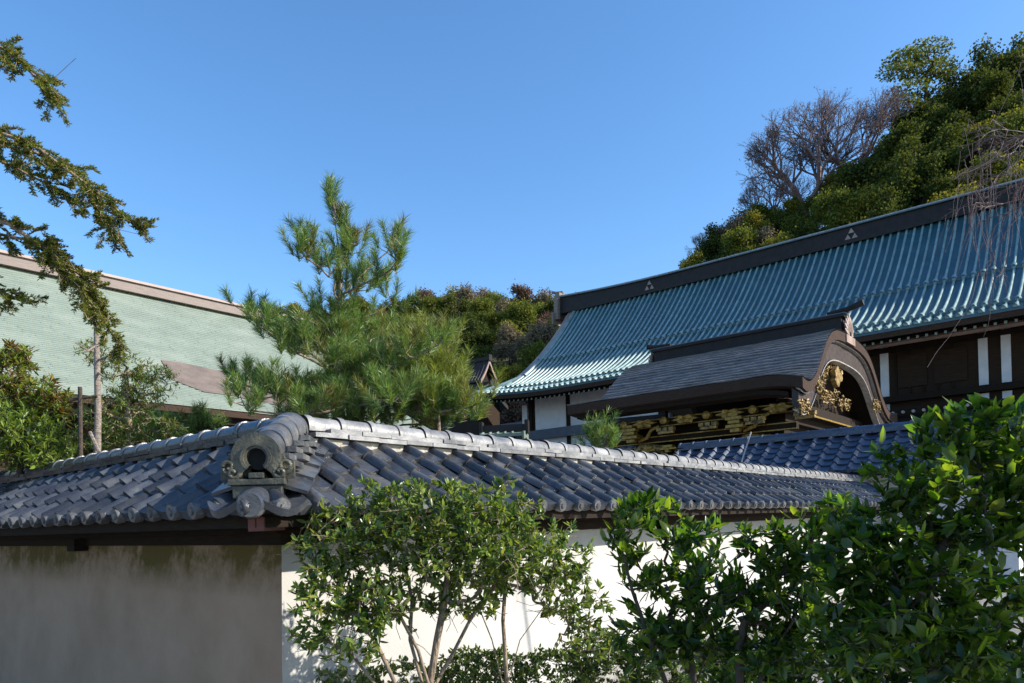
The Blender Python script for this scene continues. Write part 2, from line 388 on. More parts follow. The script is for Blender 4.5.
# back slopes (inner side, with the valley at the corner)
tb, eb = MB(), MB(); tile_slope(tb, eb, .1, LR, .09, ZR, OE, ZE, 4, .285, rw)
tb.build('tile_slope', M['tile'], wall, MR, smooth=True, bis=[((0,0,0), (-1,1,0))])
tb2, eb2 = MB(), MB(); tile_slope(tb2, eb2, -LL, -.1, .09, ZR, OE, ZE, 4, .285, rw)
tb2.build('tile_slope', M['tile'], wall, ML, smooth=True, bis=[((0,0,0), (1,1,0))])
mo, rg = MB(), MB(); ridge(rg, mo, .10, LR, ZR+.03, .30, rw); rg.build('ridge_tiles', M['ridge_white'], wall, MR, smooth=True, angle=35); mo.build('ridge_mortar', M['mortar'], wall, MR)
mo, rg = MB(), MB(); ridge(rg, mo, -LL, -.08, ZR+.03, .30, rw); rg.build('ridge_tiles', M['tile'], wall, ML, smooth=True, angle=35); mo.build('ridge_mortar', M['mortar'], wall, ML)
# hip ridge towards the camera + domed junction
hd = -(A3+B3).normalized(); MH = Matrix.Rotation(math.atan2(hd.y, hd.x), 4, 'Z')
hr = MB(); seg = .27; LH = .98
for i in range(4):
    xa = .02+i*seg*.86; xb = min(LH, xa+seg)
    for rr0, rr1, xx0, xx1 in ((.128, .128, xa-.005, xa+.04), (.112, .105, xa+.035, xb+.02)):
        P = []
        for xx, rr in ((xx0, rr0), (xx1, rr1)):
            zc = 2.475-.20*xx/LH-.10*(xx/LH)**2
            P.append([(xx, rr*math.cos(t), zc+rr*1.05*math.sin(t)) for t in np.linspace(-.4, math.pi+.4, 17)])
        hr.grid(P)
    for hw, dz in ((.18, -.075), (.22, -.12)):
        zz = 2.475-.27*(xa+.1)/LH+dz
        b = len(hr.v); hr.box(xa+.004, xb-.004, -hw, hw, zz, zz+.036)
hr.build('hip_ridge_tiles', M['tile_ridge'], wall, MH, smooth=True, angle=35)
dm = MB(); P = []
for k in range(9):
    t = k/8; xx = -.16+.34*t; rr = .13*math.sin(math.pi*(.18+.64*t))
    P.append([(xx, rr*math.cos(q), 2.475+rr*1.0*math.sin(q)) for q in np.linspace(-.3, math.pi+.3, 17)])
dm.grid(P); dm.build('junction_tile', M['tile_ridge'], wall, MH, smooth=True)
# flat filler tiles along the hip edges (cut tiles)
fl = MB()
for sgn in (-1, 1):
    for i in range(4):
        xx = .16+i*.235; zz = 2.385-.49*xx/1.2
        m = Matrix.Translation((xx, sgn*.19, zz)) @ Matrix.Rotation(R(17), 4, 'Y') @ Matrix.Rotation(sgn*R(-18), 4, 'X')
        fl.box(-.15, .145, -.095, .10, -.010, .012, m)
fl.build('hip_side_tiles', M['tile'], wall, MH)
# ornamental end tile (arched, hollow, scrolls each side)
og = thing('ridge_end_tile', None, None); og.parent = wall; og.matrix_local = MH @ Matrix.Translation((LH+.04, 0, -.09+2.3*.12)) @ Matrix.Scale(.88, 4)
def ring_solid(mb, prof_o, prof_i, x0, x1):
    n = len(prof_o); b = len(mb.v)
    for pr in (prof_o, prof_i):
        for x in (x0, x1): mb.v += [(x, y, z) for y, z in pr]
    for i in range(n-1):
        o0, o1, i0, i1 = b, b+n, b+2*n, b+3*n
        mb.f += [(o0+i, o0+i+1, o1+i+1, o1+i), (i0+i, i1+i, i1+i+1, i0+i+1), (o1+i, o1+i+1, i1+i+1, i1+i), (o0+i, i0+i, i0+i+1, o0+i+1)]
ar = MB(); n = 29
outer = []; inner = []
for k in range(n):
    t = -.9+(math.pi+1.8)*k/(n-1)
    outer.append((.165*math.cos(t)*(1.0 if math.sin(t) > 0 else 1.02), 2.275+.16*math.sin(t)))
    inner.append((.066*math.cos(t), 2.262+.066*math.sin(t)))
ring_solid(ar, outer, inner, -.07, .035)
o2 = [(y*.62, 2.262+(z-2.275)*.62) for y, z in outer]; i2 = [(y*1.02, z) for y, z in inner]; ring_solid(ar, o2, [(y*1.25, 2.262+(z-2.262)*1.25) for y, z in inner], .03, .05)
ar.build('end_tile_arch', M['lichen_tile'], og, smooth=True, angle=35)
hb = MB(); hb.tube([(-.075, 0, 2.262), (-.02, 0, 2.262)], .08, 20); hb.build('hollow_shade_plug', M['black'], og)  # black plug stands in for the shade inside the arch opening
for sgn in (-1, 1):
    sc = MB()
    for kk, (cy, cz, r0, turns) in enumerate(((.185, 2.205, .066, 1.6), (.155, 2.16, .05, 1.2))):
        pts = []; rad = []
        for k in range(26):
            t = k/25; an = math.pi*.5+sgn*0+t*turns*2*math.pi; rr = r0*(1-.8*t)
            pts.append((.01+.02*t+kk*.006, sgn*(cy+rr*math.cos(an)), cz+rr*math.sin(an))); rad.append(.021*(1-.45*t))
        sc.tube(pts, rad, 8)
    sc.box(-.05, -.005, sgn*.10 if sgn > 0 else -.245, .245 if sgn > 0 else -.10, 2.12, 2.24)
    sc.build('scroll', M['lichen_tile'], og, smooth=True)
bs = MB(); bs.box(-.09, .05, -.19, .19, 2.075, 2.118); bs.box(-.10, .028, -.165, .165, 1.985, 2.074); bs.box(-.02, .055, -.05, .05, 2.12, 2.16)
bs.build('end_tile_base', M['lichen_tile'], og, bevel=.006)
# three big end pieces below the ornament at the eave corner
ec = MB()
pz = 1.90
ec.tube([(.62, 0, 2.06), (.9, 0, 1.95), (1.20, 0, pz-.01), (1.235, 0, pz-.012)], [.07, .08, .085, .07], 16)
ec.build('corner_round_tile', M['tile'], wall, MH, smooth=True)
for sgn in (-1, 1):
    e2 = MB(); m = Matrix.Translation((1.12, sgn*.17, pz-.015)) @ Matrix.Rotation(sgn*R(38), 4, 'Z') @ Matrix.Rotation(R(16), 4, 'Y')
    rows = []
    for x in (-.26, .04, .06, .06):
        rows.append([m @ Vector((x-.06*abs(q)**2, q*.15, -.04+.05*(abs(q))**1.5*1.0-(.045 if (x == .06 and rows and len(rows) == 3) else 0)+.03)) for q in np.linspace(-1, 1, 11)])
    e2.grid(rows); e2.build('corner_pan_tile', M['tile'], wall, MH, smooth=True)
# body of the wall, with a slight batter
def wallbody(L0, L1, frame, mat, name, mit0, shift=0):
    mb = MB(); bt = .085; zt = 1.633; ht = HT; hb_ = HT+bt*zt
    # cross section; corner end is mitred at 45 deg (x = y)
    P = []
    for (y, z) in ((-hb_, -.05), (-ht, zt), (ht, zt), (hb_, -.05)):
        if mit0 == 'R': P.append(((y, y, z), (L1, y, z)))
        else: P.append(((-y, y, z), (L0, y, z)))
    vs = [p for pr in P for p in pr]
    mb.add(vs, [(0,1,3,2), (2,3,5,4), (4,5,7,6), (0,2,4,6), (1,7,5,3)])
    return mb.build(name, mat, wall, frame)
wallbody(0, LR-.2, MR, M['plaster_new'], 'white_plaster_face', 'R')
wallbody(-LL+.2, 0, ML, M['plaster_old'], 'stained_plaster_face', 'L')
# timber under the eaves
for fr, x0, x1, sg in ((MR, 0, LR-.1, -1), (ML, -LL+.1, 0, 1)):
    tm = MB()
    def strip(y0, y1, z0, z1):      # mitred strip on the outer side
        if sg == -1: vs = [(y0,y0,z0),(x1,y0,z0),(x1,y1,z0),(y1,y1,z0),(y0,y0,z1),(x1,y0,z1),(x1,y1,z1),(y1,y1,z1)]
        else: vs = [(x0,y0,z0),(-y0,y0,z0),(-y1,y1,z0),(x0,y1,z0),(x0,y0,z1),(-y0,y0,z1),(-y1,y1,z1),(x0,y1,z1)]
        tm.add(vs, [(0,3,2,1),(4,5,6,7),(0,1,5,4),(1,2,6,5),(2,3,7,6),(3,0,4,7)])
    strip(-HT-.03, HT+.03, 1.635, 1.71); strip(-HT-.09, -HT+.1, 1.712, 1.80)
    strip(-OE+.07, -OE+.11, 1.755, 1.83)
    vs = [(-.06, 2.31), (-OE+.05, 1.85), (-OE+.05, 1.83), (-.3, 1.95), (.3, 1.95), (OE-.05, 1.83), (OE-.05, 1.85), (.06, 2.31)]
    b = len(tm.v)
    if sg == -1: tm.v += [(y if y < 0 else y, y, z) for y, z in vs]+[(x1, y, z) for y, z in vs]
    else: tm.v += [(x0, y, z) for y, z in vs]+[(-y, y, z) for y, z in vs]
    k = len(vs); tm.f += [(b+i, b+(i+1)%k, b+(i+1)%k+k, b+i+k) for i in range(k)]
    tm.build('eave_timber', M['darkwood'], wall, fr)
    rf = MB(); x = x0+.5 if sg == -1 else x1-.5
    while (x < x1-.1) if sg == -1 else (x > x0+.1):
        rf.add([(x-.025,-HT+.05,1.83),(x+.025,-HT+.05,1.83),(x+.025,-OE+.12,1.76),(x-.025,-OE+.12,1.76),(x-.025,-HT+.05,1.88),(x+.025,-HT+.05,1.88),(x+.025,-OE+.12,1.82),(x-.025,-OE+.12,1.82)],
               [(0,3,2,1),(4,5,6,7),(0,1,5,4),(1,2,6,5),(2,3,7,6),(3,0,4,7)])
        x += .42 if sg == -1 else -.42
    rf.build('eave_rafters', M['darkwood'], wall, fr)
cb = MB(); cb.box(.35, 1.10, -.045, .045, 1.735, 1.82); cb.build('corner_beam', M['redwood'], wall, MH)
bb = MB(); bb.box(-3.18, -3.0, -HT-.13, -HT+.02, 1.585, 1.70, ); bb.build('bracket_block', M['darkwood'], wall, ML)
sb = MB(); sb.box(.0, LR-.15, -HT-.25, HT+.25, 0, .12); sb.build('stone_footing', M['stone'], wall, MR)
# far end of the left wing: round end tile
et = MB(); et.tube([(-LL-.10, 0, 2.47), (-LL+.02, 0, 2.47)], [.15, .15], 18); et.box(-LL-.08, -LL+.0, -.2, .2, 2.24, 2.36)
et.build('round_end_tile', M['lichen_tile'], wall, ML, smooth=True, angle=35)
gw = MB(); gw.prism([(-.14, 2.37), (-OE+.1, 1.89), (-OE+.1, 1.82), (-HT, 1.82), (-HT, 1.6), (HT, 1.6), (HT, 1.82), (OE-.1, 1.82), (OE-.1, 1.89), (.14, 2.37)], LR-.12, LR+.02)
gw.build('end_gable', M['white'], wall, MR)

# ------------------------------------------------------------------ dark tiled wall roof in front of the gate
Y1 = 19.0; p = W(863, 424, Y1)
bw = thing('blue_tiled_wall', 'taller courtyard wall with dark blue tiled roof in shade, below the golden gate', 'wall', (p.x, p.y, 0), ROT_A)
rb = np.random.default_rng(5); zr = p.z-.30
t1, e1 = MB(), MB(); x0, x1 = -5.2, 3.6
tile_slope(t1, e1, x0, x1, -.12, zr, -1.7, zr-.98, 6, .40, rb, rollh=.09, lip=.045, disc=.075)
t1.build('tile_slope', M['tile_blue'], bw, smooth=True, angle=50); e1.build('eave_discs', M['tile_blue'], bw, smooth=True)
t1, e1 = MB(), MB(); tile_slope(t1, e1, x0, x1, .12, zr, 1.7, zr-.98, 6, .40, rb, rollh=.09, lip=.045, disc=.075)
t1.build('tile_slope', M['tile_blue'], bw, smooth=True)
mo, rg = MB(), MB(); ridge(rg, mo, x0, x1, zr+.03, .42, rb, r=.11, stack=((.2, 0, .05), (.17, .055, .05)))
rg.build('ridge_tiles', M['tile_blue'], bw, smooth=True, angle=35); mo.build('ridge_bed', M['darkwood'], bw)
mb = MB(); mb.box(x0+.3, x1-.3, -.45, .45, 0, zr-.95); mb.build('plaster_face', M['white'], bw)
mb = MB(); mb.prism([(-.1, zr-.04), (-1.62, zr-1.0), (-1.62, zr-1.08), (1.62, zr-1.08), (1.62, zr-1.0), (.1, zr-.04)], x0+.05, x1-.05); mb.build('eave_timber', M['darkwood'], bw)
pr = W(745, 448, 19.6)
rod = MB(); rod.tube([W(739, 470, 19.2), W(751, 432, 19.35)], .02, 6); tag(rod.build('metal_rod', M['trim']), 'thin metal rod leaning on the dark blue tiled wall roof', 'rod')

# ------------------------------------------------------------------ ornate gate (undulating gable)
YG = 22.0; pg = W(803, 378, YG)
gate = thing('ornate_gate', 'ornate temple gate with curved shingle roof and gilded brackets under its eaves', 'gate', (pg.x, pg.y, 0), ROT_A)
WG = 5.85; ztip = pg.z; ztop = 8.12; HG = ztop-ztip
def kz(v):
    a = abs(v); g = lambda q: 1/(1+math.exp((q-.61)/.10)); return ztip+HG*((g(a)-g(1))/(g(0)-g(1))*.93+.07*(1-a*a))+.26*max(0, (a-.82)/.18)**2
def gy(v): return WG+v*WG+(.75*v**5 if v > 0 else 0)
def xleft(v): return -7.9-.8*abs(v)**2.5
def xright(v): return -.15+.15*abs(v)
def droop(x, v): 
    t = max(0, (x-xright(v)+1.25)/1.25); return t**2.0*(.04-.22*v*v)
ro = MB(); NV = 44
for side in (-1, 1):
    for r in range(NV):
        va, vb = r/NV, (r+1)/NV
        xs = lambda v: list(np.linspace(xleft(v), xright(v)-1.4, 14))+list(np.linspace(xright(v)-1.2, xright(v), 8))
        P = []
        for v, off in ((va, -.005), (vb, .03), (vb, -.01)):
            P.append([(x, gy(side*v), kz(side*v)+droop(x, v)+off+.012*math.sin(x*3.1+r)) for x in xs(v)])
        if side < 0: P = P[::-1]
        ro.grid(P)
ro.build('shingle_roof', M['barkroof'], gate)
def curved_slab(name, x0f, x1f, off_t, off_b, mat, vmax=1.0, n=60, edge=None, par=None):
    mb = MB(); vs = [(-1+2*i/n)*vmax for i in range(n+1)]
    T0, T1, B0, B1 = [], [], [], []
    for v in vs:
        xa, xb = x0f(v), x1f(v); y = gy(v); dz = droop(xright(v), abs(v)) if xb > -1 else 0
        sc = 1 if edge is None else edge(v)
        T0.append((xa, y, kz(v)+off_t)); T1.append((xb, y, kz(v)+off_t+dz)); B0.append((xa, y, kz(v)+off_b*sc)); B1.append((xb, y, kz(v)+off_b*sc+dz))
    X0 = [T0]; 
    def mid(a, b, k):
        xm = b[0]-(1.25-k*.31); 
        if xm <= a[0]: return a
        v = (b[1]-WG)/WG; return (xm, b[1], a[2]+(droop(xright(v)-(b[0]-xm), abs(v)) if b[0] > -1 else 0))
    TM = [[mid(a, b, k) for a, b in zip(T0, T1)] for k in range(4)]; BM = [[mid(a, b, k) for a, b in zip(B0, B1)] for k in range(4)]
    mb.grid([T1, B1]); mb.grid([B1]+BM[::-1]+[B0]); mb.grid([B0, T0])
    for e in (0, -1):
        tt_ = [T0[e]]+[m_[e] for m_ in TM]+[T1[e]]; bb_ = [B0[e]]+[m_[e] for m_ in BM]+[B1[e]]
        mb.grid([tt_, bb_])
    return mb.build(name, mat, par or gate)
curved_slab('shingle_edge', lambda v: xleft(v)+.02, lambda v: xright(v)-.01, -.03, -.36, M['barkedge'])
curved_slab('upper_trim', lambda v: xright(v)-.35, lambda v: xright(v)-.10, -.362, -.41, M['trim'], .985)
curved_slab('bargeboard', lambda v: xright(v)-.40, lambda v: xright(v)-.20, -.41, -1.05, M['barge'], .97, edge=lambda v: 1-.12*abs(v))
curved_slab('lower_trim', lambda v: xright(v)-.42, lambda v: xright(v)-.17, -1.02, -1.06, M['trim'], .95)
curved_slab('eave_board', lambda v: xleft(v)+.3, lambda v: xright(v)-.5, -.362, -.50, M['darkwood'], .975)
# ridge of the gate
gr = MB(); gr.box(-7.95, -.35, WG-.28, WG+.28, ztop-.12, ztop+.69); gr.box(-8.05, -.25, WG-.36, WG+.36, ztop+.69, ztop+.80)
gr.build('gate_ridge', M['ridgecap'], gate)
gc = MB(); gc.box(-8.1, -.2, WG-.33, WG+.33, ztop+.802, ztop+.84); gc.build('ridge_cap', M['bluebeam'], gate)
for pts_ in ([(-.9, WG, ztop+.95), (-.2, WG, ztop+.99), (.35, WG, ztop+1.13)], [(-7.3, WG, ztop+.95), (-8.05, WG, ztop+.97), (-8.4, WG, ztop+1.05)]):
    rt = MB(); rt.tube(pts_, [.07, .10, .11], 10); rt.build('ridge_horn', M['ridgecap'], gate, smooth=True)
# crest carving at the right ridge end : fan of flames
for xc, sg in ((-.16, 1), (-8.12, -1)):
    cr_ = MB()
    for i, an in enumerate(np.linspace(-75, 75, 9)):
        L = .75-.25*abs(an)/75; a = R(an)
        m = Matrix.Translation((xc, WG, ztop+.05)) @ Matrix.Rotation(a, 4, 'X')
        cr_.add([m @ Vector(q) for q in ((-.04,-.10,.1),(.05,-.10,.1),(.05,.10,.1),(-.04,.10,.1),(-.03,-.12,L*.7),(.05,-.12,L*.7),(.05,.12,L*.7),(-.03,.12,L*.7),(.0,0,L*1.1))],
                [(0,1,5,4),(1,2,6,5),(2,3,7,6),(3,0,4,7),(4,5,8),(5,6,8),(6,7,8),(7,4,8)])
    cr_.box(xc-.03, xc+.06, WG-.55, WG+.55, ztop-.3, ztop-.02)
    cr_.build('ridge_crest', M['verge'], gate)
# pillars, beams, brackets with gilding
for px_ in (-6.6, -2.6):
    for py_ in (1.9, WG, 2*WG-1.9):
        q = MB(); q.tube([(px_, py_, 0), (px_, py_, ztip-1.0)], .24, 14); q.build('gate_pillar', M['darkwood'], gate, smooth=True)
for yy in (1.35, 2*WG-1.35):
    for z0, z1, dy in ((ztip-.80, ztip-.50, 0), (ztip-1.32, ztip-1.08, .35)):
        q = MB(); q.box(-8.3+dy, -.75, yy+dy-.12, yy+dy+.12, z0, z1); q.build('eave_beam', M['darkwood'], gate)
        q = MB()
        q.box(-8.3+dy, -.75, yy+dy-.135, yy+dy-.121, z0-.002, z0+.035)
        q.box(-8.3+dy, -.75, yy+dy-.135, yy+dy-.121, z1-.035, z1+.002)
        q.build('gilt_edge', M['gold'], gate)
core = MB(); core.box(-7.2, -1.2, 1.9, 2*WG-1.9, ztip-1.0, ztip-.5); core.box(-7.0, -1.5, 2.6, 2*WG-2.6, 0, ztip-1.0); core.build('gate_body', M['darkwood'], gate)
rg_ = random.Random(4)
def medallion(x, y, z, w_, h_, mat='gold', par=gate, face=(0,-1)):
    """eight petalled flat flower, facing -y (or +x)"""
    mb = MB(); n = 24; P = []
    for k in range(n):
        t = 2*math.pi*k/n; q = 1+.22*math.cos(6*t); P.append((w_*q*math.cos(t)*(.78+.22*abs(math.cos(t))), h_*q*math.sin(t)))
    def T(u, v_, d): return (x+u, y-d, z+v_) if face == (0,-1) else (x+d, y+u, z+v_)
    vs = [T(u, v_, 0) for u, v_ in P]+[T(u*.85, v_*.85, .05) for u, v_ in P]+[T(u*.35, v_*.35, .03) for u, v_ in P]+[T(0, 0, .09)]
    fs = []
    for k in range(n):
        j = (k+1)%n; fs += [(k, j, j+n, k+n), (k+n, j+n, j+2*n, k+2*n), (k+2*n, j+2*n, 3*n)]
    mb.add(vs, fs); return mb.build('gilt_flower', M[mat], par, smooth=True, angle=30)
x = -7.6
while x < -.9:
    medallion(x, .95, ztip-.66, .44, .15)
    q = MB(); q.tube([(x+.8, 1.3, ztip-.62), (x+.8, .9, ztip-.62), (x+.8, .86, ztip-.62)], [.11, .14, .08], 12); q.build('gilt_stud', M['gold'], gate, smooth=True)
    q = MB()
    for j in range(3):
        u = x+.8+(j-1)*.24; q.box(u-.09, u+.09, 1.0, 1.22, ztip-.98+.0*j, ztip-.86)
    q.box(x+.5, x+1.1, 1.05, 1.2, ztip-1.08, ztip-.99); q.build('bracket_arm', M['carving'], gate)
    x += 1.62
for px_ in (-6.6, -2.6):
    q = MB()
    for j, (hw, z0) in enumerate(((.16, -1.28), (.30, -1.14), (.20, -1.0), (.28, -.88), (.16, -.76))):
        q.box(px_-hw, px_+hw, 1.0-.03*j, 1.22, ztip+z0, ztip+z0+.10)
    q.build('bracket_cluster', M['gold'], gate)
    q = MB(); q.tube([(px_+.2, 1.3, ztip-1.25), (px_+.6, 1.2, ztip-1.15), (px_+.8, 1.15, ztip-.9), (px_+1.15, 1.12, ztip-.78)], [.05, .07, .06, .05], 8); q.build('curved_strut', M['gold'], gate, smooth=True)
    q = MB(); q.tube([(px_, 1.75, ztip-1.02), (px_, 1.10, ztip-1.04)], [.15, .15], 12); q.build('beam_end', M['gold'], gate, smooth=True)
    q = MB(); q.tube([(px_+.9, 1.8, ztip-1.55), (px_+.2, 1.5, ztip-1.45), (px_-.2, 1.45, ztip-1.7)], [.16, .15, .05], 10); q.build('carved_nosing', M['carving'], gate, smooth=True)
for x in np.arange(-7.4, -1.4, .55):
    q = MB(); z = ztip-1.75+rg_.uniform(-.05,.05)
    q.tube([(x, 1.8, z-.1), (x+.15, 1.62, z+.1), (x+.3, 1.7, z-.04)], [.06, .10, .04], 7); q.build('carved_frieze', M['carving'], gate, smooth=True)
lb = MB(); lb.box(-8.0, -1.0, 1.65, 1.85, ztip-2.25, ztip-1.95); lb.build('lower_beam', M['darkwood'], gate)
lb = MB(); lb.box(-8.0, -1.0, 1.63, 1.648, ztip-2.0, ztip-1.95); lb.box(-8.0, -1.0, 1.63, 1.648, ztip-2.25, ztip-2.2); lb.build('gilt_edge', M['gold'], gate)
for k_, x in enumerate(np.arange(-7.7, -1.3, .8)):
    for z_ in (-1.62, -2.02):
        q = MB(); w_ = .2+.06*((k_+int(z_*10))%3); q.box(x-w_, x+w_, 1.42, 1.6, ztip+z_, ztip+z_+.07); q.box(x-w_*.6, x+w_*.6, 1.38, 1.6, ztip+z_+.071, ztip+z_+.16); q.box(x-.07, x+.07, 1.34, 1.6, ztip+z_-.1, ztip+z_-.001); q.build('bracket_arm', M['gold'], gate)
# gable: tie beam, pendant and carvings
q = MB(); q.box(-1.2, -.9, 1.2, 2*WG-1.2, ztip-.72, ztip-.36); q.build('gable_beam', M['darkwood'], gate)
q = MB(); q.box(-.899, -.885, 1.2, 2*WG-1.2, ztip-.72, ztip-.66); q.build('gilt_edge', M['gold'], gate)
def scrollwork(name, x, cy, cz, w_, h_, n, seed, mat):
    q = MB(); r_ = random.Random(seed)
    for i in range(n):
        y = cy+r_.uniform(-w_, w_); z = cz+r_.uniform(-h_, h_)*(1-.6*abs(y-cy)/w_); rr = r_.uniform(.05, .11); a0 = r_.uniform(0, 6.3)
        pts = [(x+r_.uniform(0, .12), y+rr*(1-k/9*.75)*math.cos(a0+k*.75)*1.6, z+rr*(1-k/9*.75)*math.sin(a0+k*.75)*1.6) for k in range(9)]
        q.tube(pts, [.032*(1-k/12) for k in range(9)], 6)
    return q.build(name, M[mat], gate, smooth=True)
scrollwork('gable_carving', -.62, WG-1.0, ztop-1.35, 1.3, .38, 90, 1, 'carving')
scrollwork('gable_carving', -.9, WG+.4, ztop-2.2, 2.0, .3, 50, 2, 'carving')
q = MB(); P = []
for k in range(30):
    t = 2*math.pi*k/30; P.append((WG-1.1+.42*math.cos(t)*(1+.3*math.cos(3*t)), ztop-1.6+.30*math.sin(t)*(1+.25*math.cos(4*t))))
q.prism(P, -.45, -.28); q.build('gable_pendant', M['carving'], gate)
q = MB(); q.prism([(gy(v), ztip-.45) for v in (.8, -.8)]+[(gy(v), kz(v)-.75) for v in np.linspace(-.8, .8, 30)], -1.5, -1.3); q.build('gable_wall', M['darkwood'], gate)
for v, in ((-.62,), (.62,), (-.9,), (.88,)):
    scrollwork('bargeboard_fitting', -.22, gy(v), kz(v)-.95, .45, .25, 26, int(v*100)+200, 'carving')


# ------------------------------------------------------------------ main hall
OH = Vector((.702*31, 31, 0)); ph = W(1024, 305, 31); zeave = ph.z; OH = Vector((ph.x, ph.y, 0))
hall = thing('main_hall', 'long temple hall with sweeping blue-green ribbed copper roof behind the gate', 'building', tuple(OH), ROT_A)
DR = 10.0; zrt = 17.35+EYE-1.1
XL = -29.8; XR = 6.0
def hz_(D):      # concave roof section
    t = D/DR; return zeave+(zrt-zeave)*(.40*t+.60*max(0, t)**1.9)
def lift(x): 
    s = max(0, (-x-24)/7); return .42*s**2.2
def hallpt(x, D, off=0): return (x, D, hz_(D)+lift(x)*(1-.6*D/DR)+off)
segs = ((0, 1.3, 0), (1.2, 5.2, .10), (5.1, DR, .20))
sh = MB()
for d0, d1, off in segs:
    sh.grid([[hallpt(x, D, off) for D in np.linspace(d0, d1, 14)] for x in np.linspace(XR, XL-(.0), 50)])
    sh.grid([[hallpt(x, d0, off), hallpt(x, d0, off-.14)] for x in np.linspace(XR, XL, 50)])
sh.build('copper_roof', M['copper'], hall, smooth=True)
nb = int((XR-XL)/.42); ct = MB()
for i in range(nb+1):
    x = XL+.1+i*.42
    for d0, d1, off in segs:
        Ds = np.linspace(d0-.06, d1, 8); P = []
        for D in Ds:
            cx, cy, cz = hallpt(x, D, off); P.append([(cx+.066*math.cos(t), cy-.04*math.sin(t), cz+.005+.105*math.sin(t)) for t in np.linspace(0, math.pi, 7)])
        ct.grid(P)
        c = hallpt(x, d0-.06, off); b = len(ct.v); ct.v += [(c[0]+.10*math.cos(t), c[1]-.001, c[2]+.14*math.sin(t)) for t in np.linspace(0, math.pi, 7)]; ct.f.append(tuple(range(b, b+7)))
        # collar at the lower edge
        P = []
        for D in (d0-.07, d0+.16):
            cx, cy, cz = hallpt(x, D, off); P.append([(cx+.13*math.cos(t), cy-.05*math.sin(t), cz+.16*math.sin(t)) for t in np.linspace(0, math.pi, 7)])
        ct.grid(P)
ct.build('roof_battens', M['copper_cap'], hall, smooth=True, angle=60)
# small hipped flare at the left corner + verge
hp_ = MB(); XC = -31.4
N = 12; P = []
for i in range(N+1):
    t = i/N; D = 3.0*t; x = XC+(XL-XC)*t
    P.append([(XL, D, hz_(D)+lift(XL)), (x, D, hz_(D)+lift(x))])
hp_.grid([[p_ for p_ in r] for r in P][::-1])
P = []
for i in range(N+1):
    t = i/N; D = 3.0*t; x = XC+(XL-XC)*t; P.append([(x, D, hz_(D)+lift(x)), (x, 20-D, hz_(D)+lift(x))])
hp_.grid(P); hp_.build('hip_skirt', M['copper'], hall)
hb2 = MB()
for x in np.arange(XL-.32, XC, -.42):
    Dm = 3.0*(x-XC)/(XL-XC); P = []
    for D in np.linspace(-.05, Dm, 5):
        z = hz_(max(0, D))+lift(x); P.append([(x+.095*math.cos(t), D, z+.135*math.sin(t)) for t in np.linspace(0, math.pi, 7)])
    hb2.grid(P)
hb2.tube([(XC, -.05, hz_(0)+lift(XC)+.05)]+[(XC+(XL-XC)*t, 3*t, hz_(3*t)+lift(XC+(XL-XC)*t)+.1) for t in (.3, .6, 1)], .14, 8)
hb2.build('skirt_battens', M['copper_cap'], hall, smooth=True)
vg = MB(); P = []
for D in np.linspace(2.2, DR, 20):
    z = hz_(D)+.2; wv = .5+.35*(1-D/DR)
    P.append([(XL+.12, D, z+.16), (XL+.05, D, z+.24), (XL-wv, D, z+.12), (XL-wv, D, z-.45), (XL-.1, D, z-.5)])
vg.grid(P); vg.add(P[0], [(0,1,2,3,4)]); vg.build('verge_board', M['verge'], hall)
vt = MB(); vt.tube([(XL+.15, D, hz_(D)+.36) for D in np.linspace(3.2, DR, 12)], .14, 8); vt.build('verge_roll', M['copper_cap'], hall, smooth=True)
# ridge
P = []; zb = zrt+.1
xsr = list(np.linspace(XR, -30.9, 40))
def rlift(x): s = max(0, (-x-20)/11); return .45*s**2
rd = MB(); rd.grid([[(x, DR-.42, zb-.1+rlift(x)*.3), (x, DR-.32, zb+.9+rlift(x)), (x, DR+.32, zb+.9+rlift(x)), (x, DR+.42, zb-.1+rlift(x)*.3)] for x in xsr])
rd.add([(-30.9, DR-.42, zb-.5), (-30.9, DR-.32, zb+.9+rlift(-30.9)), (-30.9, DR+.32, zb+.9+rlift(-30.9)), (-30.9, DR+.42, zb-.5)], [(0,1,2,3)])
rd.build('roof_ridge', M['ridgecap'], hall)
rc = MB(); rc.grid([[(x, DR-.46, zb+.9+rlift(x)), (x, DR-.46, zb+1.0+rlift(x)), (x, DR-.1, zb+1.12+rlift(x)), (x, DR+.46, zb+1.0+rlift(x)), (x, DR+.46, zb+.9+rlift(x))] for x in xsr])
rc.build('ridge_cap', M['copper'], hall)
rl = MB(); rl.tube([(x, DR-.42, zb+1.0+rlift(x)) for x in xsr], .06, 6); rl.build('ridge_line', M['trim'], hall)
en = MB(); m0 = zb+rlift(-31)
en.box(-31.25, -30.9, DR-.75, DR+.75, m0-.9, m0+.75); en.box(-31.3, -30.85, DR-.5, DR+.5, m0+.75, m0+1.3); en.box(-31.35, -31.2, DR-1.0, DR+1.0, m0-1.3, m0-.3); en.tube([(-30.8, DR, m0+1.35), (-31.5, DR, m0+1.45), (-31.9, DR, m0+1.6)], .13, 8)
en.build('ridge_end_ornament', M['brownridge'], hall, bevel=.04)
# triangular emblems on the ridge
for x in (-22.9, -9.15):
    q = MB(); a = .42; zc = zb+.42+rlift(x)*.7; y = DR-.42
    for (dx, dz) in ((0, .22), (-.2, -.13), (.2, -.13)):
        vs = [(x+dx-.17, y, zc+dz-.14), (x+dx+.17, y, zc+dz-.14), (x+dx, y, zc+dz+.16)]; vs += [(u, y+.12, w_) for u, _, w_ in vs]
        q.add(vs, [(0,1,2), (5,4,3), (0,3,4,1), (1,4,5,2), (2,5,3,0)])
    q.build('triangle_crest', M['verge'], hall)
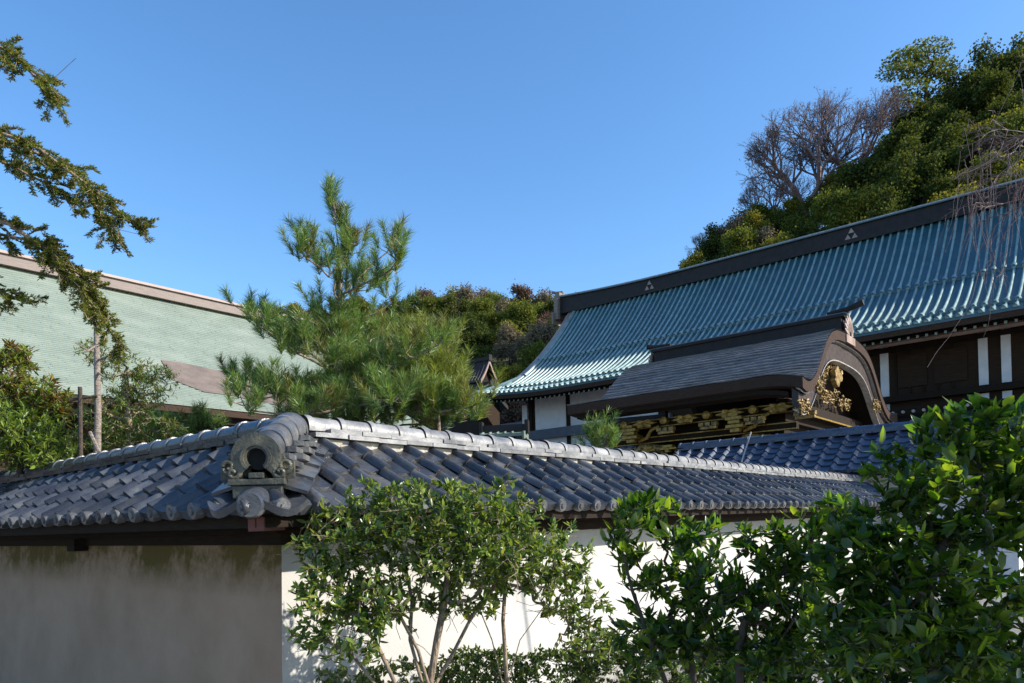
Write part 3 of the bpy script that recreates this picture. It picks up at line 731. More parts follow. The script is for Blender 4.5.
# back slope
bk = MB(); bk.grid([[(x, 2*DR-D, hz_(D)) for D in np.linspace(0, DR, 10)] for x in (XL, XR)]); bk.build('rear_roof', M['copper'], hall)
# eaves: fascia, soffit, rafters
fa = MB(); fa.grid([[hallpt(x, .02, -.05), hallpt(x, .10, -.42), hallpt(x, .3, -.42)] for x in np.linspace(XR, XC, 50)]); fa.build('eave_fascia', M['barkedge'], hall)
so = MB(); so.grid([[(x, .25, hallpt(x, 0, -.42)[2]), (x, 3.3, zeave+.45)] for x in np.linspace(XR, XC, 50)]); so.build('soffit', M['darkwood'], hall)
ra = MB(); x = XC+.3
while x < XR:
    z = hallpt(x, 0, -.44)[2]; ra.add([(x-.06,.42,z-.14),(x+.06,.42,z-.14),(x+.06,3.2,zeave+.28),(x-.06,3.2,zeave+.28),(x-.06,.42,z),(x+.06,.42,z),(x+.06,3.2,zeave+.42),(x-.06,3.2,zeave+.42)],[(0,3,2,1),(4,5,6,7),(0,1,5,4),(1,2,6,5),(2,3,7,6),(3,0,4,7)])
    x += .38
ra.build('rafters', M['darkwood'], hall)
rt_ = MB(); rt_.box(-.055, .055, -.012, .012, -.13, -.01); tip0 = rt_.build('rafter_tip', M['copper_pale'], hall); x = XC+.3; first = True
while x < XR:
    o_ = tip0 if first else tip0.copy(); o_.location = (x, .407, hallpt(x, 0, -.44)[2])
    if not first: col.objects.link(o_)
    first = False; x += .38
pu = MB(); pu.tube([(x, 1.5, zeave-.42) for x in (XR, -12)], .13, 8); pu.build('gutter_beam', M['verge'], hall, smooth=True)
# walls
zw = zeave-.1
wl = MB(); wl.box(-29.1, XR, 3.0, 3.4, 0, zw+.4); wl.build('panel_wall', M['panel'], hall)
WR = EYE
for s0, s1, z0, z1 in ((25.9, 28.6, WR+6.35, zw+.1), (22.4, 25.6, WR+6.35, zw+.1), (19.0, 22.1, WR+6.35, zw+.1), (19.0, 28.6, WR+3.2, WR+5.75)):
    q = MB(); q.box(-s1, -s0, 2.94, 3.01, z0, z1); q.build('white_panel', M['white'], hall)
q = MB(); q.box(-29.0, -18, 2.6, 2.99, WR+5.8, WR+6.3); q.box(-29, -18, 2.45, 2.99, WR+5.65, WR+5.78); q.build('blue_grey_beam', M['bluebeam'], hall)
for s in (29.0, 25.75, 22.25):
    q = MB(); q.box(-s-.16, -s+.16, 2.88, 3.05, 0, zw+.3); q.build('post', M['darkwood'], hall)
q = MB(); q.box(-29.75, -29.3, 2.9, 3.1, 0, zw-.2); q.build('white_post', M['white'], hall)
for s, wd in ((6.1, .38), (1.85, .38), (.95, .38)):
    q = MB(); q.box(-s-wd/2, -s+wd/2, 2.9, 3.05, WR+5.75, zw-.15); q.build('white_post', M['white'], hall)
    q = MB(); q.box(-s-wd/2, -s+wd/2, 2.9, 3.05, WR+4.6, WR+5.35); q.build('white_post', M['white'], hall)
for z0, z1, y0 in ((WR+5.4, WR+5.7, 2.6), (WR+7.95, WR+8.2, 2.8), (WR+4.2, WR+4.4, 2.0)):
    q = MB(); q.box(-17.5, XR, y0, 3.02, z0, z1); q.build('cross_beam', M['darkwood'], hall)
for i in range(9):
    s = 3.1+i*.62; q = MB(); q.box(-s-.05, -s+.05, 2.92, 3.0, WR+5.7, zw-.2); q.build('door_stile', M['darkwood'], hall)
for s0, s1 in ((2.5, 3.9), (4.2, 5.5)):
    q = MB(); q.box(-s1, -s0, 2.90, 2.95, WR+6.1, WR+7.7); q.build('door_panel', M['panel'], hall)
for i in range(15):
    s = 1.5+i*.45; q = MB(); q.tube([(-s, 1.95, WR+4.75), (-s, 1.80, WR+4.75)], .075, 8); q.build('railing_cap', M['trim'], hall)
q = MB(); q.box(-9, XR, 1.96, 2.1, WR+4.6, WR+4.9); q.build('railing', M['darkwood'], hall)
# lattice window wing at the left
q = MB(); q.box(-36, -29.2, 6.0, 9, 0, WR+7.3); q.build('side_wing', M['panel'], hall)
q = MB(); q.box(-36, -29.2, 5.7, 9, WR+7.3, WR+7.6); q.build('side_wing_eave', M['bluebeam'], hall)
wn = MB(); wn.box(-35.6, -29.6, 5.93, 6.01, WR+5.6, WR+7.1); wo = wn.build('lattice_window', M['glass'], hall)
fr = MB()
for i in range(9): fr.box(-35.6+i*.75-.05, -35.6+i*.75+.05, 5.85, 5.925, WR+5.5, WR+7.2)
fr.box(-35.7, -29.5, 5.86, 5.92, WR+5.45, WR+5.6); fr.box(-35.7, -29.5, 5.86, 5.92, WR+7.1, WR+7.25); fr.box(-35.7, -29.5, 5.87, 5.92, WR+6.3, WR+6.36)
fr.build('window_frame', M['darkwood'], wo)

# ------------------------------------------------------------------ left hall with the pale green roof
pe = W(220, 409, 32); PL = Vector((pe.x, pe.y, 0))
lh = thing('green_roofed_hall', 'large hall with broad pale green copper roof and brown ridge, left of the pine', 'building', tuple(PL), ROT_B)
DL = 12.0; ze_ = pe.z; zl = EYE+14.05-.62; x0, x1 = -40, 13
def lz(D): t = D/DL; return ze_+(zl-ze_)*(.74*t+.26*t*t)
rf = MB(); NR = 60
for r in range(NR):
    Da, Db = DL*r/NR, DL*(r+1)/NR
    rf.grid([[(x, Da, lz(Da)+.035), (x, Db, lz(Db))] for x in (x0, x1)]); rf.grid([[(x, Da, lz(Da)-.01), (x, Da, lz(Da)+.035)] for x in (x0, x1)])
rn_ = random.Random(6)
for r in range(0, NR, 1):      # sheet joints, staggered from course to course
    Da, Db = DL*r/NR, DL*(r+1)/NR; x = x0+rn_.uniform(0, 1.8)
    while x < x1:
        z = lz(Da)+.036+.004*rn_.random(); rf.add([(x, Da, z), (x+.05, Da, z), (x+.05, Db, lz(Db)+.012), (x, Db, lz(Db)+.012)], [(0,1,2,3)]); x += 1.8
rf.build('copper_roof', M['copper_pale'], lh)
# brown repair patch
pp = MB(); pa = [(-.68, 2.91), (.32, 1.87), (1.55, 1.86), (4.78, 1.0), (6.88, 4.01), (.9, 5.12), (-.13, 5.11)]
pp.add([(x, D, lz(D)+.05) for x, D in pa], [(0,1,2,3,4,5,6)]); pp.build('repair_patch', M['brown_patch'], lh)
q = MB(); q.grid([[(x, 2*DL-D, lz(D)) for D in (0, DL/2, DL)] for x in (x1, x0)]); q.build('rear_roof', M['copper_pale'], lh)
q = MB()
for i, (hw, z0, z1) in enumerate(((.50, -.1, .14), (.44, .142, .30), (.38, .302, .46))): q.box(x0, x1+.3, DL-hw, DL+hw, zl+z0, zl+z1)
q.build('brown_ridge', M['brownridge'], lh)
q = MB(); q.box(x0, x1+.4, DL-.50, DL+.50, zl+.462, zl+.60); q.build('ridge_cap', M['verge'], lh)
q = MB(); q.box(x0, x1-.1, .05, .35, ze_-.30, ze_-.02); q.build('eave_fascia', M['barkedge'], lh)
q = MB(); q.box(x0, x1-.4, .4, 2.2, ze_-.6, ze_-.31); q.build('eave_beams', M['darkwood'], lh)
q = MB(); q.box(x0+1, x1-2, 2.2, 2*DL-2.2, 0, ze_-.3); q.build('wall', M['panel'], lh)
q = MB()
for i in range(22): q.box(x0+2+i*2.5, x0+2.3+i*2.5, 2.08, 2.195, 0, ze_-.3)
q.build('posts', M['darkwood'], lh)
q = MB(); P = [(.3, ze_-.4), (DL, zl-.1), (2*DL-.3, ze_-.4)]; q.prism(P, x1-.6, x1-.3); q.build('gable_wall', M['panel'], lh)

# ------------------------------------------------------------------ small roofs
def small_house(name, label, loc, rot, Lx, Dy, zeav, zrid, rm, wm, bm_, cat='building'):
    t = thing(name, label, cat, loc, rot)
    q = MB(); q.box(-Lx/2, Lx/2, -Dy/2+.3, Dy/2-.3, 0, zeav+.05); q.prism([(-Dy/2+.3, zeav+.05), (Dy/2-.3, zeav+.05), (0, zrid-.2)], -Lx/2+.01, Lx/2-.01); q.build('wall', wm, t)
    q = MB(); h = .14
    for sg in (-1, 1):
        P = []
        for k in range(7):
            f = k/6; y = sg*(Dy/2+.2)*f; z = zrid+(zeav-zrid)*(1.3*f-.3*f*f); P.append((y, z))
        q.grid([[(x, y, z+dz) for (y, z) in P] for x, dz in ((-Lx/2-.5, 0), (Lx/2+.5, 0))]); q.grid([[(x, y, z+dz) for (y, z) in P] for x, dz in ((-Lx/2-.5, -h), (Lx/2+.5, -h))])
        q.grid([[(x, P[-1][0], P[-1][1]), (x, P[-1][0], P[-1][1]-h)] for x in (-Lx/2-.5, Lx/2+.5)])
        nb_ = int(Lx/.35)
        for i in range(nb_+3):
            x = -Lx/2-.45+i*.35; q.tube([(x, y, z+.02) for y, z in P], .05, 6)
    q.build('roof', rm, t)
    for xx in (-Lx/2-.52, Lx/2+.46):
        q = MB()
        for sg in (-1, 1):
            P = []
            for k in range(7):
                f = k/6; y = sg*(Dy/2+.25)*f; z = zrid+.05+(zeav-zrid)*(1.3*f-.3*f*f); P.append([(xx, y, z), (xx+.08, y, z), (xx+.08, y, z-.34), (xx, y, z-.34), (xx, y, z)])
            q.grid(P); q.add(P[-1][:4], [(0,1,2,3)])
        q.build('bargeboard', bm_, t)
    q = MB(); q.box(-Lx/2-.6, Lx/2+.6, -.16, .16, zrid-.02, zrid+.32); q.box(-Lx/2-.66, -Lx/2-.5, -.26, .26, zrid-.1, zrid+.5); q.box(Lx/2+.5, Lx/2+.66, -.26, .26, zrid-.1, zrid+.5); q.build('ridge', M['ridgecap'], t)
    return t
p = W(474, 372, 70); small_house('shrine_hall', 'small distant gabled shrine roof with pinkish bargeboards, between pine and main hall', (p.x, p.y, 0), ROT_A+R(8), 2.6, 2.6, p.z-1.2, p.z+.9, M['barge'], M['darkwood'], M['verge'])
p = W(470, 392, 62); small_house('shrine_porch', 'low blue-grey roof below the small gabled shrine', (p.x+.4, p.y, 0), ROT_A, 3.0, 3.4, p.z-1.3, p.z+.3, M['copper'], M['panel'], M['ridgecap'])
p = W(636, 424, 33); small_house('side_gate', 'small side gate with pale gable boards and grey roof beneath the gate eaves', (p.x, p.y, 0), ROT_A+R(14), 1.5, 2.2, p.z-1.2, p.z, M['tile'], M['darkwood'], M['trim'])
p = W(502, 430, 34); small_house('low_green_roof', 'low pale green roof just above the wall ridge beside the pine', (p.x+.1, p.y, 0), ROT_A+R(30), 1.0, 1.0, p.z-.25, p.z-.1, M['copper_pale'], M['panel'], M['copper_pale'])

# ------------------------------------------------------------------ leaf materials
LM = {}
LM['camellia'] = leafmat('glossy_leaf', [(.025,.055,.010), (.055,.105,.018), (.10,.16,.026), (.17,.23,.045), (.22,.22,.05)], .28, .3, (2.4,2.3,.8))
LM['camellia_r'] = leafmat('broad_leaf', [(.012,.030,.006), (.022,.05,.009), (.04,.08,.013), (.075,.12,.02), (.11,.13,.025)], .27, .45, (3.4,3.6,.8))
LM['hedge'] = leafmat('hedge_leaf', [(.035,.07,.015), (.06,.105,.02), (.11,.15,.03)], .35, .3)
LM['pine'] = leafmat('pine_needle', [(.04,.11,.025), (.08,.165,.035), (.15,.22,.05), (.24,.28,.07)], .4, .3, (1.8,1.8,.9))
LM['pine_y'] = leafmat('pine_needle_yellow', [(.10,.13,.02), (.14,.16,.03), (.2,.17,.04)], .45, .3, (1.6,1.5,.8))
LM['fir'] = leafmat('fir_needle', [(.05,.09,.018), (.09,.13,.022), (.15,.17,.035), (.22,.16,.045)], .6, .4, (1.8,1.7,.7), spec=.12)
LM['fern'] = leafmat('yellow_green_leaf', [(.08,.13,.018), (.13,.19,.025), (.18,.23,.035)], .4, .35)
LM['rusty'] = leafmat('rusty_leaf', [(.10,.05,.015), (.16,.08,.02), (.10,.10,.02)], .5, .3)
LM['h_dark'] = leafmat('hill_dark_leaf', [(.028,.045,.013), (.055,.075,.02), (.095,.11,.028)], .7, .25, spec=.05)
LM['h_mid'] = leafmat('hill_green_leaf', [(.06,.085,.018), (.11,.135,.028), (.18,.19,.04)], .7, .255, spec=.05)
LM['h_yel'] = leafmat('hill_yellow_leaf', [(.10,.12,.02), (.17,.17,.03), (.25,.21,.045)], .7, .255, spec=.05)
LM['h_rust'] = leafmat('hill_rust_leaf', [(.10,.065,.045), (.16,.10,.07), (.2,.14,.10)], .6, .2, (1.4,1.2,1), spec=.05)
LM['h_tan'] = leafmat('hill_tan_leaf', [(.14,.12,.07), (.2,.17,.11), (.26,.21,.14)], .6, .2, (1.4,1.2,1), spec=.05)

def add_tree_parts(t, leafparts, tree, barkmat, tip, trunkname='trunk', power=2.3, maxr=None, k=6):
    link(trunkname, tree.mesh(trunkname, barkmat, tip, k, power, maxr), t)
    for nm, me in leafparts: link(nm, me, t)

def fractal(tr, start, d, L, depth, rng, spread=.42, lift=.12, minlen=.1, shrink=(.68,.88)):
    p = tr.n[start]; last = start; d = nrm(np.array(d, float))
    for k in range(3):
        d = nrm(d+rng.normal(size=3)*.07+np.array([0,0,lift*.5])); tr.n.append(tr.n[last]+d*L/3); tr.par.append(last); last = len(tr.n)-1
        if depth < 5 and rng.random() < .45:
            dd = nrm(d+rng.normal(size=3)*.6); tr.n.append(tr.n[last]+dd*L*.45); tr.par.append(last)
    if depth == 0 or L < minlen: tr.tips.append(last); return
    for q in range(3 if depth > 3 and rng.random() < .5 else 2):
        dd = nrm(d+nrm(rng.normal(size=3))*spread*rng.uniform(.8, 1.5)); fractal(tr, last, dd, L*rng.uniform(*shrink), depth-1, rng, spread, lift, minlen, shrink)
# ------------------------------------------------------------------ hillside trees
def hill_proto(kind, seed):
    rng = np.random.default_rng(seed); rad = rng.uniform(2.6, 3.6); H = rng.uniform(6.5, 8.5)
    blobs = []; nb_ = rng.integers(14, 20)
    for i in range(nb_):
        a = rng.uniform(0, 6.28); rr = rad*rng.uniform(.15, .8); z = H*rng.uniform(.42, .92)
        blobs.append(((rr*math.cos(a)*(1.15-z/H*.55), rr*math.sin(a)*(1.15-z/H*.55), z), (rad*rng.uniform(.16,.42), rad*rng.uniform(.16,.42), rad*rng.uniform(.12,.3))))
    tr = Tree([(0,0,-1), (0,0,H*.2), (.1,.1,H*.4)], rng)
    pts = blob_points(blobs, 120 if kind != 'bare' else 0, rng, .2)
    if kind == 'bare':
        tr = Tree([(0,0,-1), (0,0,H*.1), (.05,.05,H*.2)], rng)
        for q in range(4): fractal(tr, 2, nrm(np.array([math.cos(q*1.6+seed), math.sin(q*1.6+seed), 1.1])), H*.25, 8, rng, .5, .06)
        pts = []
    tr.reach(pts, bias=.9, jit=.06)
    parts = []
    n = {'bare': 900, 'tan': 6000}.get(kind, 10000)
    src = tr.n if kind == 'bare' else None
    if kind == 'bare':
        P = np.array([tr.n[i] for i in tr.tips]); P = P[::3]+rng.normal(size=P[::3].shape)*.12
        D = nrm(rng.normal(size=P.shape)+[0,0,.3]); parts.append(('crown', leaves_mesh('bare_crown', P, D, nrm(rng.normal(size=P.shape)), rng.uniform(.12,.25,len(P)), .05, LM['h_rust'], near=False)))
    else:
        P = np.array(blob_points(blobs, n, rng, .3)); P += rng.normal(size=P.shape)*.28
        U = nrm(rng.normal(size=P.shape)*.8+[0,0,.8]); D = nrm(rng.normal(size=P.shape)); L = rng.uniform(.15, .33, len(P))
        parts.append(('crown', leaves_mesh('tree_crown', P, D, U, L, L*.7, LM[{'dark':'h_dark','mid':'h_mid','yel':'h_yel','rust':'h_rust','tan':'h_tan'}[kind]], near=False)))
    trunk = tr.mesh('tree_trunk', M['twig'] if kind == 'bare' else M['darkbark'], (.0055 if kind == 'bare' else .03), 4, 2.2)
    return [('trunk', trunk)]+parts
protos = {k: [hill_proto(k, 50+i*7+j) for j in range(2)] for i, k in enumerate(('dark', 'mid', 'yel', 'rust', 'tan', 'bare'))}
DESC = {'dark': 'dark evergreen tree', 'mid': 'mid-green leafy tree', 'yel': 'yellow-green tree', 'rust': 'rusty brown autumn tree', 'tan': 'pale tan dry tree', 'bare': 'leafless reddish-twigged tree'}
NAME = {'dark': 'evergreen_tree', 'mid': 'broadleaf_tree', 'yel': 'yellowing_tree', 'rust': 'autumn_tree', 'tan': 'dry_tree', 'bare': 'bare_tree'}
placed = []
def place_hill(px, Y, kind, sc, dz=0):
    X = (px-CX)/F*Y; placed.append((px, Y, X, hill_h(X, Y)+dz, kind, sc))
rr_ = random.Random(21)
# specific trees on the right hill skyline
place_hill(815, 83, 'bare', 1.5, 1.0); place_hill(862, 84, 'bare', 1.2, 2.5); place_hill(783, 85, 'bare', .9, .5); place_hill(725, 88, 'bare', .6, 1)
# central wood
for row, (Yf) in enumerate((80, 87, 94, 101, 108, 115, 122, 129, 135)):
    x = 262+rr_.uniform(0, 20)
    while x < 600:
        k = rr_.choices(('dark','mid','yel','rust','tan'), (4,3.4,1.2,3.4,2.2))[0]
        place_hill(x, Yf*(150 if x < 420 else 138)/138+rr_.uniform(-3,3), k, rr_.uniform(.75, 1.15)); x += rr_.uniform(22, 38)*100/Yf
for row, Yf in enumerate((58, 63, 68, 73, 78, 83)):
    x = 668+rr_.uniform(0, 20)
    while x < 1090:
        k = rr_.choices(('dark','mid','yel','rust','tan'), (2.6,4,4,1.0,.6))[0]
        if Yf > 70 and x > 860: k = 'dark'
        sk = rr_.uniform(.75, 1.1)*(.85 if x < 860 else 1.05)
        place_hill(x, Yf+rr_.uniform(-2.5,2.5)+(2 if x < 850 else 0), k, sk); x += rr_.uniform(24, 42)*70/Yf
place_hill(1010, 82, 'dark', 1.3); place_hill(975, 84, 'dark', 1.1); place_hill(1045, 80, 'dark', 1.2)
ORD = ['first','second','third','fourth','fifth','sixth','seventh','eighth','ninth','tenth','eleventh','twelfth','thirteenth','fourteenth','fifteenth','sixteenth','seventeenth','eighteenth','nineteenth','twentieth']
U_ = ORD[:9]
for q, z in (('twenty','thirtieth'),('thirty','fortieth'),('forty','fiftieth'),('fifty','sixtieth'),('sixty','seventieth')): ORD += [q+'-'+o for o in U_]+[z]
cnt = {}
for px, Y, X, Z, kind, sc in sorted(placed):
    hillname = 'middle hill' if px < 640 else 'right hill'; key = (kind, hillname); cnt[key] = cnt.get(key, 0)+1
    t = thing(NAME[kind], f'{DESC[kind]} on the wooded {hillname}, {ORD[cnt[key]-1]} of its kind from the left', 'tree', (X, Y, Z), rr_.uniform(0, 6.28), f'trees on the wooded {hillname}')
    t.scale = (sc*rr_.uniform(.9,1.1), sc, sc*rr_.uniform(.85,1.1))
    for nm, me in protos[kind][rr_.randrange(2)]: link(nm, me, t)
# umbrella shaped tree on the skyline
rng = np.random.default_rng(77); X = (938-CX)/F*82; z0 = hill_h(X, 82)
ut = thing('umbrella_tree', 'flat-topped tree with tiered layered crown standing highest on the right hill skyline', 'tree', (X, 82, z0))
top = W(938, 43, 82).z-z0; k_ = top/9.5
blobs = [((x*k_, 0+rng.normal()*.6, z*k_), (rx*k_, rx*.8*k_, rz*k_)) for x, z, rx, rz in ((.2,9.0,2.1,.5),(-1.6,8.2,1.7,.45),(1.8,8.3,1.6,.45),(-2.4,7.0,1.6,.4),(.2,7.4,1.8,.5),(2.3,6.9,1.4,.4),(-1.2,5.8,1.9,.45),(1.2,5.6,1.7,.45),(-2.2,4.6,1.3,.4),(1.8,4.2,1.5,.4),(0,3.2,2.2,.6))]
tr = Tree([(0,0,-1), (.2,0,2*k_), (.0,0,4.5*k_), (.2,0,7*k_)], rng); tr.reach(blob_points(blobs, 110, rng, .1), bias=1.0, jit=.2)
P = np.array(blob_points(blobs, 6500, rng, .3)); D = nrm(rng.normal(size=P.shape)); U = nrm(rng.normal(size=P.shape)*.5+[0,0,1]); L = rng.uniform(.2,.4,len(P))
link('trunk', tr.mesh('umbrella_trunk', M['darkbark'], .035, 5), ut); link('crown', leaves_mesh('umbrella_crown', P, D, U, L, L*.7, LM['h_mid'], near=False), ut)

# ------------------------------------------------------------------ pines behind the wall
def pine(t, base, trunk_px, branches, Y, rng, nshoot, mat, needleL=(.09,.145), per=150, shootL=.22):
    """trunk_px [(px,py)], branches [(px,py,dY) ...] lists of control points"""
    path = [base]+[W(px, py, Y) for px, py in trunk_px]; tr = Tree([tuple(p) for p in path], rng)
    shoots = []
    for br in branches:
        pts = [np.array(W(px, py, Y+dy)) for px, py, dy in br[0]]; spread, n, = br[1], br[2]
        A = np.array(tr.n); i0 = int(np.argmin(np.linalg.norm(A[:len(path)+0]-pts[0], axis=1))); last = i0
        ids = []
        for a, b in zip([tr.n[i0]]+pts[:-1], pts):
            for f in (.5, 1):
                tr.n.append(a+(b-a)*f+rng.normal(size=3)*.015); tr.par.append(last); last = len(tr.n)-1; ids.append(last)
        for q in range(int(n*1.12)):
            f = rng.uniform(.12, 1)**.85; i = ids[min(len(ids)-1, int(f*len(ids)))]; s_ = spread*(1.1-.35*f)
            tgt = tr.n[i]+rng.normal(size=3)*np.array([s_, s_, s_*.55])+np.array([0,0,s_*.35]); shoots.append((tgt, i))
    for tgt, i in shoots:
        p = tr.n[i]; A = np.array(tr.n); d = np.linalg.norm(A-tgt, axis=1)+1.0*np.maximum(0, A[:,2]-tgt[2]); j = int(np.argmin(d)); p = tr.n[j]
        tr.n.append((p+tgt)/2+np.array([0,0,-.02])); tr.par.append(j); tr.n.append(tgt); tr.par.append(len(tr.n)-2)
        tr.tips.append(len(tr.n)-1)
    P, D = [], []; Py, Dy = [], []
    for i in tr.tips:
        tip = tr.n[i]; d = nrm(tip-tr.n[tr.par[i]]); d = nrm(d*.6+np.array([0,0,.75])+rng.normal(size=3)*.18); sl = shootL*rng.uniform(.6, 1.3)
        tr.n.append(tip+d*sl); tr.par.append(i)
        yel = rng.random() < .13
        f = rng.uniform(-.35, 1, per)**1; base_ = tip+d*sl*f[:,None]
        side = rng.normal(size=(per,3)); side = nrm(side-np.outer(side@d, d)); an = rng.uniform(.45, 1.0, per)[:,None]
        dd = d*np.cos(an)+side*np.sin(an)
        (Py if yel else P).append(base_); (Dy if yel else D).append(dd)
    P = np.concatenate(P); D = np.concatenate(D)
    link('trunk', tr.mesh('pine_trunk', M['bark'], .0042, 6, 2.4, .034), t)
    link('needles', needles_mesh('pine_needles', P, D, rng.uniform(*needleL, len(P)), .0032*(1 if Y < 12 else Y/10), mat, rng), t)
    if Py:
        P = np.concatenate(Py); D = np.concatenate(Dy); o = link('old_needles', needles_mesh('pine_old', P, D, rng.uniform(*needleL, len(P)), .0032*(1 if Y < 12 else Y/10), LM['pine_y'], rng), t); o['label'] = 'yellowing older needles'
rng = np.random.default_rng(8); YP = 9.5; b = W(350, 500, YP); 
pn = thing('pine_tree', 'young pine with upright candle shoots rising behind the tiled wall ridge', 'tree', (0,0,0))
br = [
 ([(335,290,0),(345,240,.1),(335,205,0)], .05, 9), ([(322,262,.1),(305,235,.2)], .07, 9), ([(330,275,-.2),(310,262,-.3),(300,250,-.3)], .09, 12),
 ([(350,285,0),(375,262,.2),(395,240,.2)], .08, 14), ([(350,290,-.2),(385,275,-.3),(398,262,-.4)], .10, 14), ([(340,300,.3),(365,285,.6)], .10, 10),([(338,262,0),(352,245,0),(362,240,.2)], .06, 8),
 ([(300,352,0),(270,335,.2),(245,312,.2)], .12, 26), ([(310,358,-.3),(285,345,-.6),(262,325,-.6)], .13, 20), ([(320,350,.3),(300,335,.6)], .12, 12),
 ([(300,400,0),(260,390,-.1),(232,382,.1)], .14, 30), ([(320,405,-.5),(290,395,-.8),(262,400,-.9)], .15, 24), ([(335,400,.4),(310,385,.8)], .15, 14),
 ([(375,365,0),(410,352,.1),(440,345,.1)], .14, 34), ([(370,375,-.4),(400,365,-.8),(428,352,-.9)], .15, 28), ([(360,350,.5),(385,332,.9),(400,345,.9)], .14, 18),
 ([(380,400,0),(410,392,0),(435,380,.2)], .13, 32), ([(385,415,-.4),(420,412,-.7),(452,408,-.6)], .15, 34), ([(360,405,-.9),(390,400,-1.3)], .18, 26), ([(340,410,-.9),(300,415,-1.2),(250,412,-1.0)], .15, 24),
 ([(400,425,.2),(440,420,.3),(468,418,.3)], .12, 22), ([(340,345,-.2),(332,335,-.3)], .13, 16), ([(345,330,.2),(365,318,.3),(392,305,.3)], .12, 18), ([(338,318,-.1),(318,308,-.2)], .09, 10), ([(345,395,-.3),(370,388,-.5)], .16, 24), ([(345,420,-.6),(380,425,-.8)], .18, 30), ([(330,425,-.5),(300,430,-.7)], .16, 22), ([(338,215,0),(334,196,0)], .03, 6), ([(345,255,0),(350,235,.05)], .06, 8), ([(340,380,-.5),(335,365,-.9)], .14, 14),
]
pine(pn, tuple(b), [(350,440), (348,400), (340,380), (336,340), (340,300), (341,265), (332,200)], br, YP, rng, 0, LM['pine'])
pn['label'] = 'young pine with upright candle shoots rising behind the tiled wall ridge'
p2 = thing('small_pine', 'small low pine tuft in front of the white hall wall, left of the gate', 'tree'); rng = np.random.default_rng(9)
pine(p2, tuple(W(600, 520, 17)), [(600,470), (601,445)], [([(600,445,0),(598,436,0)], .16, 20), ([(594,448,0),(590,444,0)], .12, 12), ([(608,448,0),(612,446,.1)], .11, 9)], 17, rng, 0, LM['pine'], (.14,.22), 60, .3)
py_ = thing('yellowing_pine', 'bushy yellow-green conifer at the right side of the young pine', 'tree'); rng = np.random.default_rng(19)
LM['pine_g'] = leafmat('pine_needle_bright', [(.10,.15,.02), (.16,.20,.03), (.24,.24,.04)], .45, .35, (1.6,1.6,.8))
pine(py_, tuple(W(440, 520, 9.6)), [(440,470), (438,420), (432,380), (428,350)], [([(430,360,0),(428,345,0)], .22, 30), ([(438,385,-.3),(446,380,-.4)], .22, 40), ([(435,410,-.5),(458,408,-.6)], .22, 40), ([(415,370,-.3),(400,355,-.4)], .22, 20), ([(430,400,-.6),(415,395,-.8)], .2, 20)], 9.6, rng, 0, LM['pine_g'], (.10,.16), 110)
p3 = thing('garden_pine', 'low round pine clump behind the wall ridge between the left trees and the pine', 'tree'); rng = np.random.default_rng(10)
pine(p3, tuple(W(190, 500, 10.5)), [(190,460), (188,440)], [([(175,438,0),(150,432,0)], .16, 34), ([(200,435,0),(212,428,.1)], .13, 22), ([(160,445,-.3),(130,440,-.5)], .12, 20)], 10.5, rng, 0, LM['pine'])

# ------------------------------------------------------------------ trees behind the left wing
rng = np.random.default_rng(14)
def px_blobs(lst): return [(tuple(W(x, y, Y)), (rx*Y/F, rd, ry*Y/F)) for x, y, Y, rx, ry, rd in lst]
def bush(name, label, cat, base, path, blobs, ntip, per, rng, mat, Lr, wr, barkmat, tipr, stems=(), ntwig=0, spread=.8, upb=.5, along=.1, extra=None, near=True, maxr=None, bias=.55, shell=.35, leafname='foliage', power=2.3):
    t = thing(name, label, cat, tuple(base)); bv = np.array(base)
    tr = Tree([np.array(p)-bv for p in path], rng)
    for st_ in stems:
        last = 0
        for p in st_: tr.n.append(np.array(p)-bv); tr.par.append(last); last = len(tr.n)-1
    tg = [np.array(p)-bv for p in blob_points(blobs, ntip, rng, shell)]; tr.reach(tg, bias=bias, jit=.22)
    if ntwig:
        keep = list(tr.tips); A_ = np.array(tr.n)
        for q in range(ntwig):
            i_ = int(rng.integers(2, len(A_))); e_ = A_[i_]+rng.normal(size=3)*np.array([.09,.06,.06])+np.array([0,0,-.03]); tr.n.append((A_[i_]+e_)/2+rng.normal(size=3)*.012); tr.par.append(i_); tr.n.append(e_); tr.par.append(len(tr.n)-2)
        tr.tips = keep
    tips = np.array([tr.n[i] for i in tr.tips]); dirs = nrm(np.array([tr.n[i]-tr.n[tr.par[i]] for i in tr.tips]))
    link('trunk', tr.mesh(name+'_trunk', barkmat, tipr, 6, power, maxr), t)
    if extra is None: extra = [(mat, 1.0, leafname)]
    order = rng.permutation(len(tips)); s0 = 0
    for m_, fr_, nm in extra:
        k = int(len(tips)*fr_); ii = order[s0:s0+k]; s0 += k
        P, D, U, L, Wd = leaf_cluster(tips[ii], dirs[ii], per, rng, spread, Lr, wr, upb, along)
        link(nm, leaves_mesh(nm, P, D, U, L, Wd, m_, near=near), t)
    return t, tr
b = W(20, 520, 8.8)
bush('yellow_green_bush', 'bushy yellow-green shrub behind the far left end of the wall', 'shrub', b, [b, W(20, 470, 8.8), W(25, 440, 8.8)],
     px_blobs([(20,440,8.8,45,28,.5), (55,455,8.6,25,20,.4), (0,425,9,40,25,.5)]), 420, 9, rng, LM['fern'], (.07,.13), (.2,.3), M['darkbark'], .004, spread=.8, along=.1)
b = W(15, 500, 9.6)
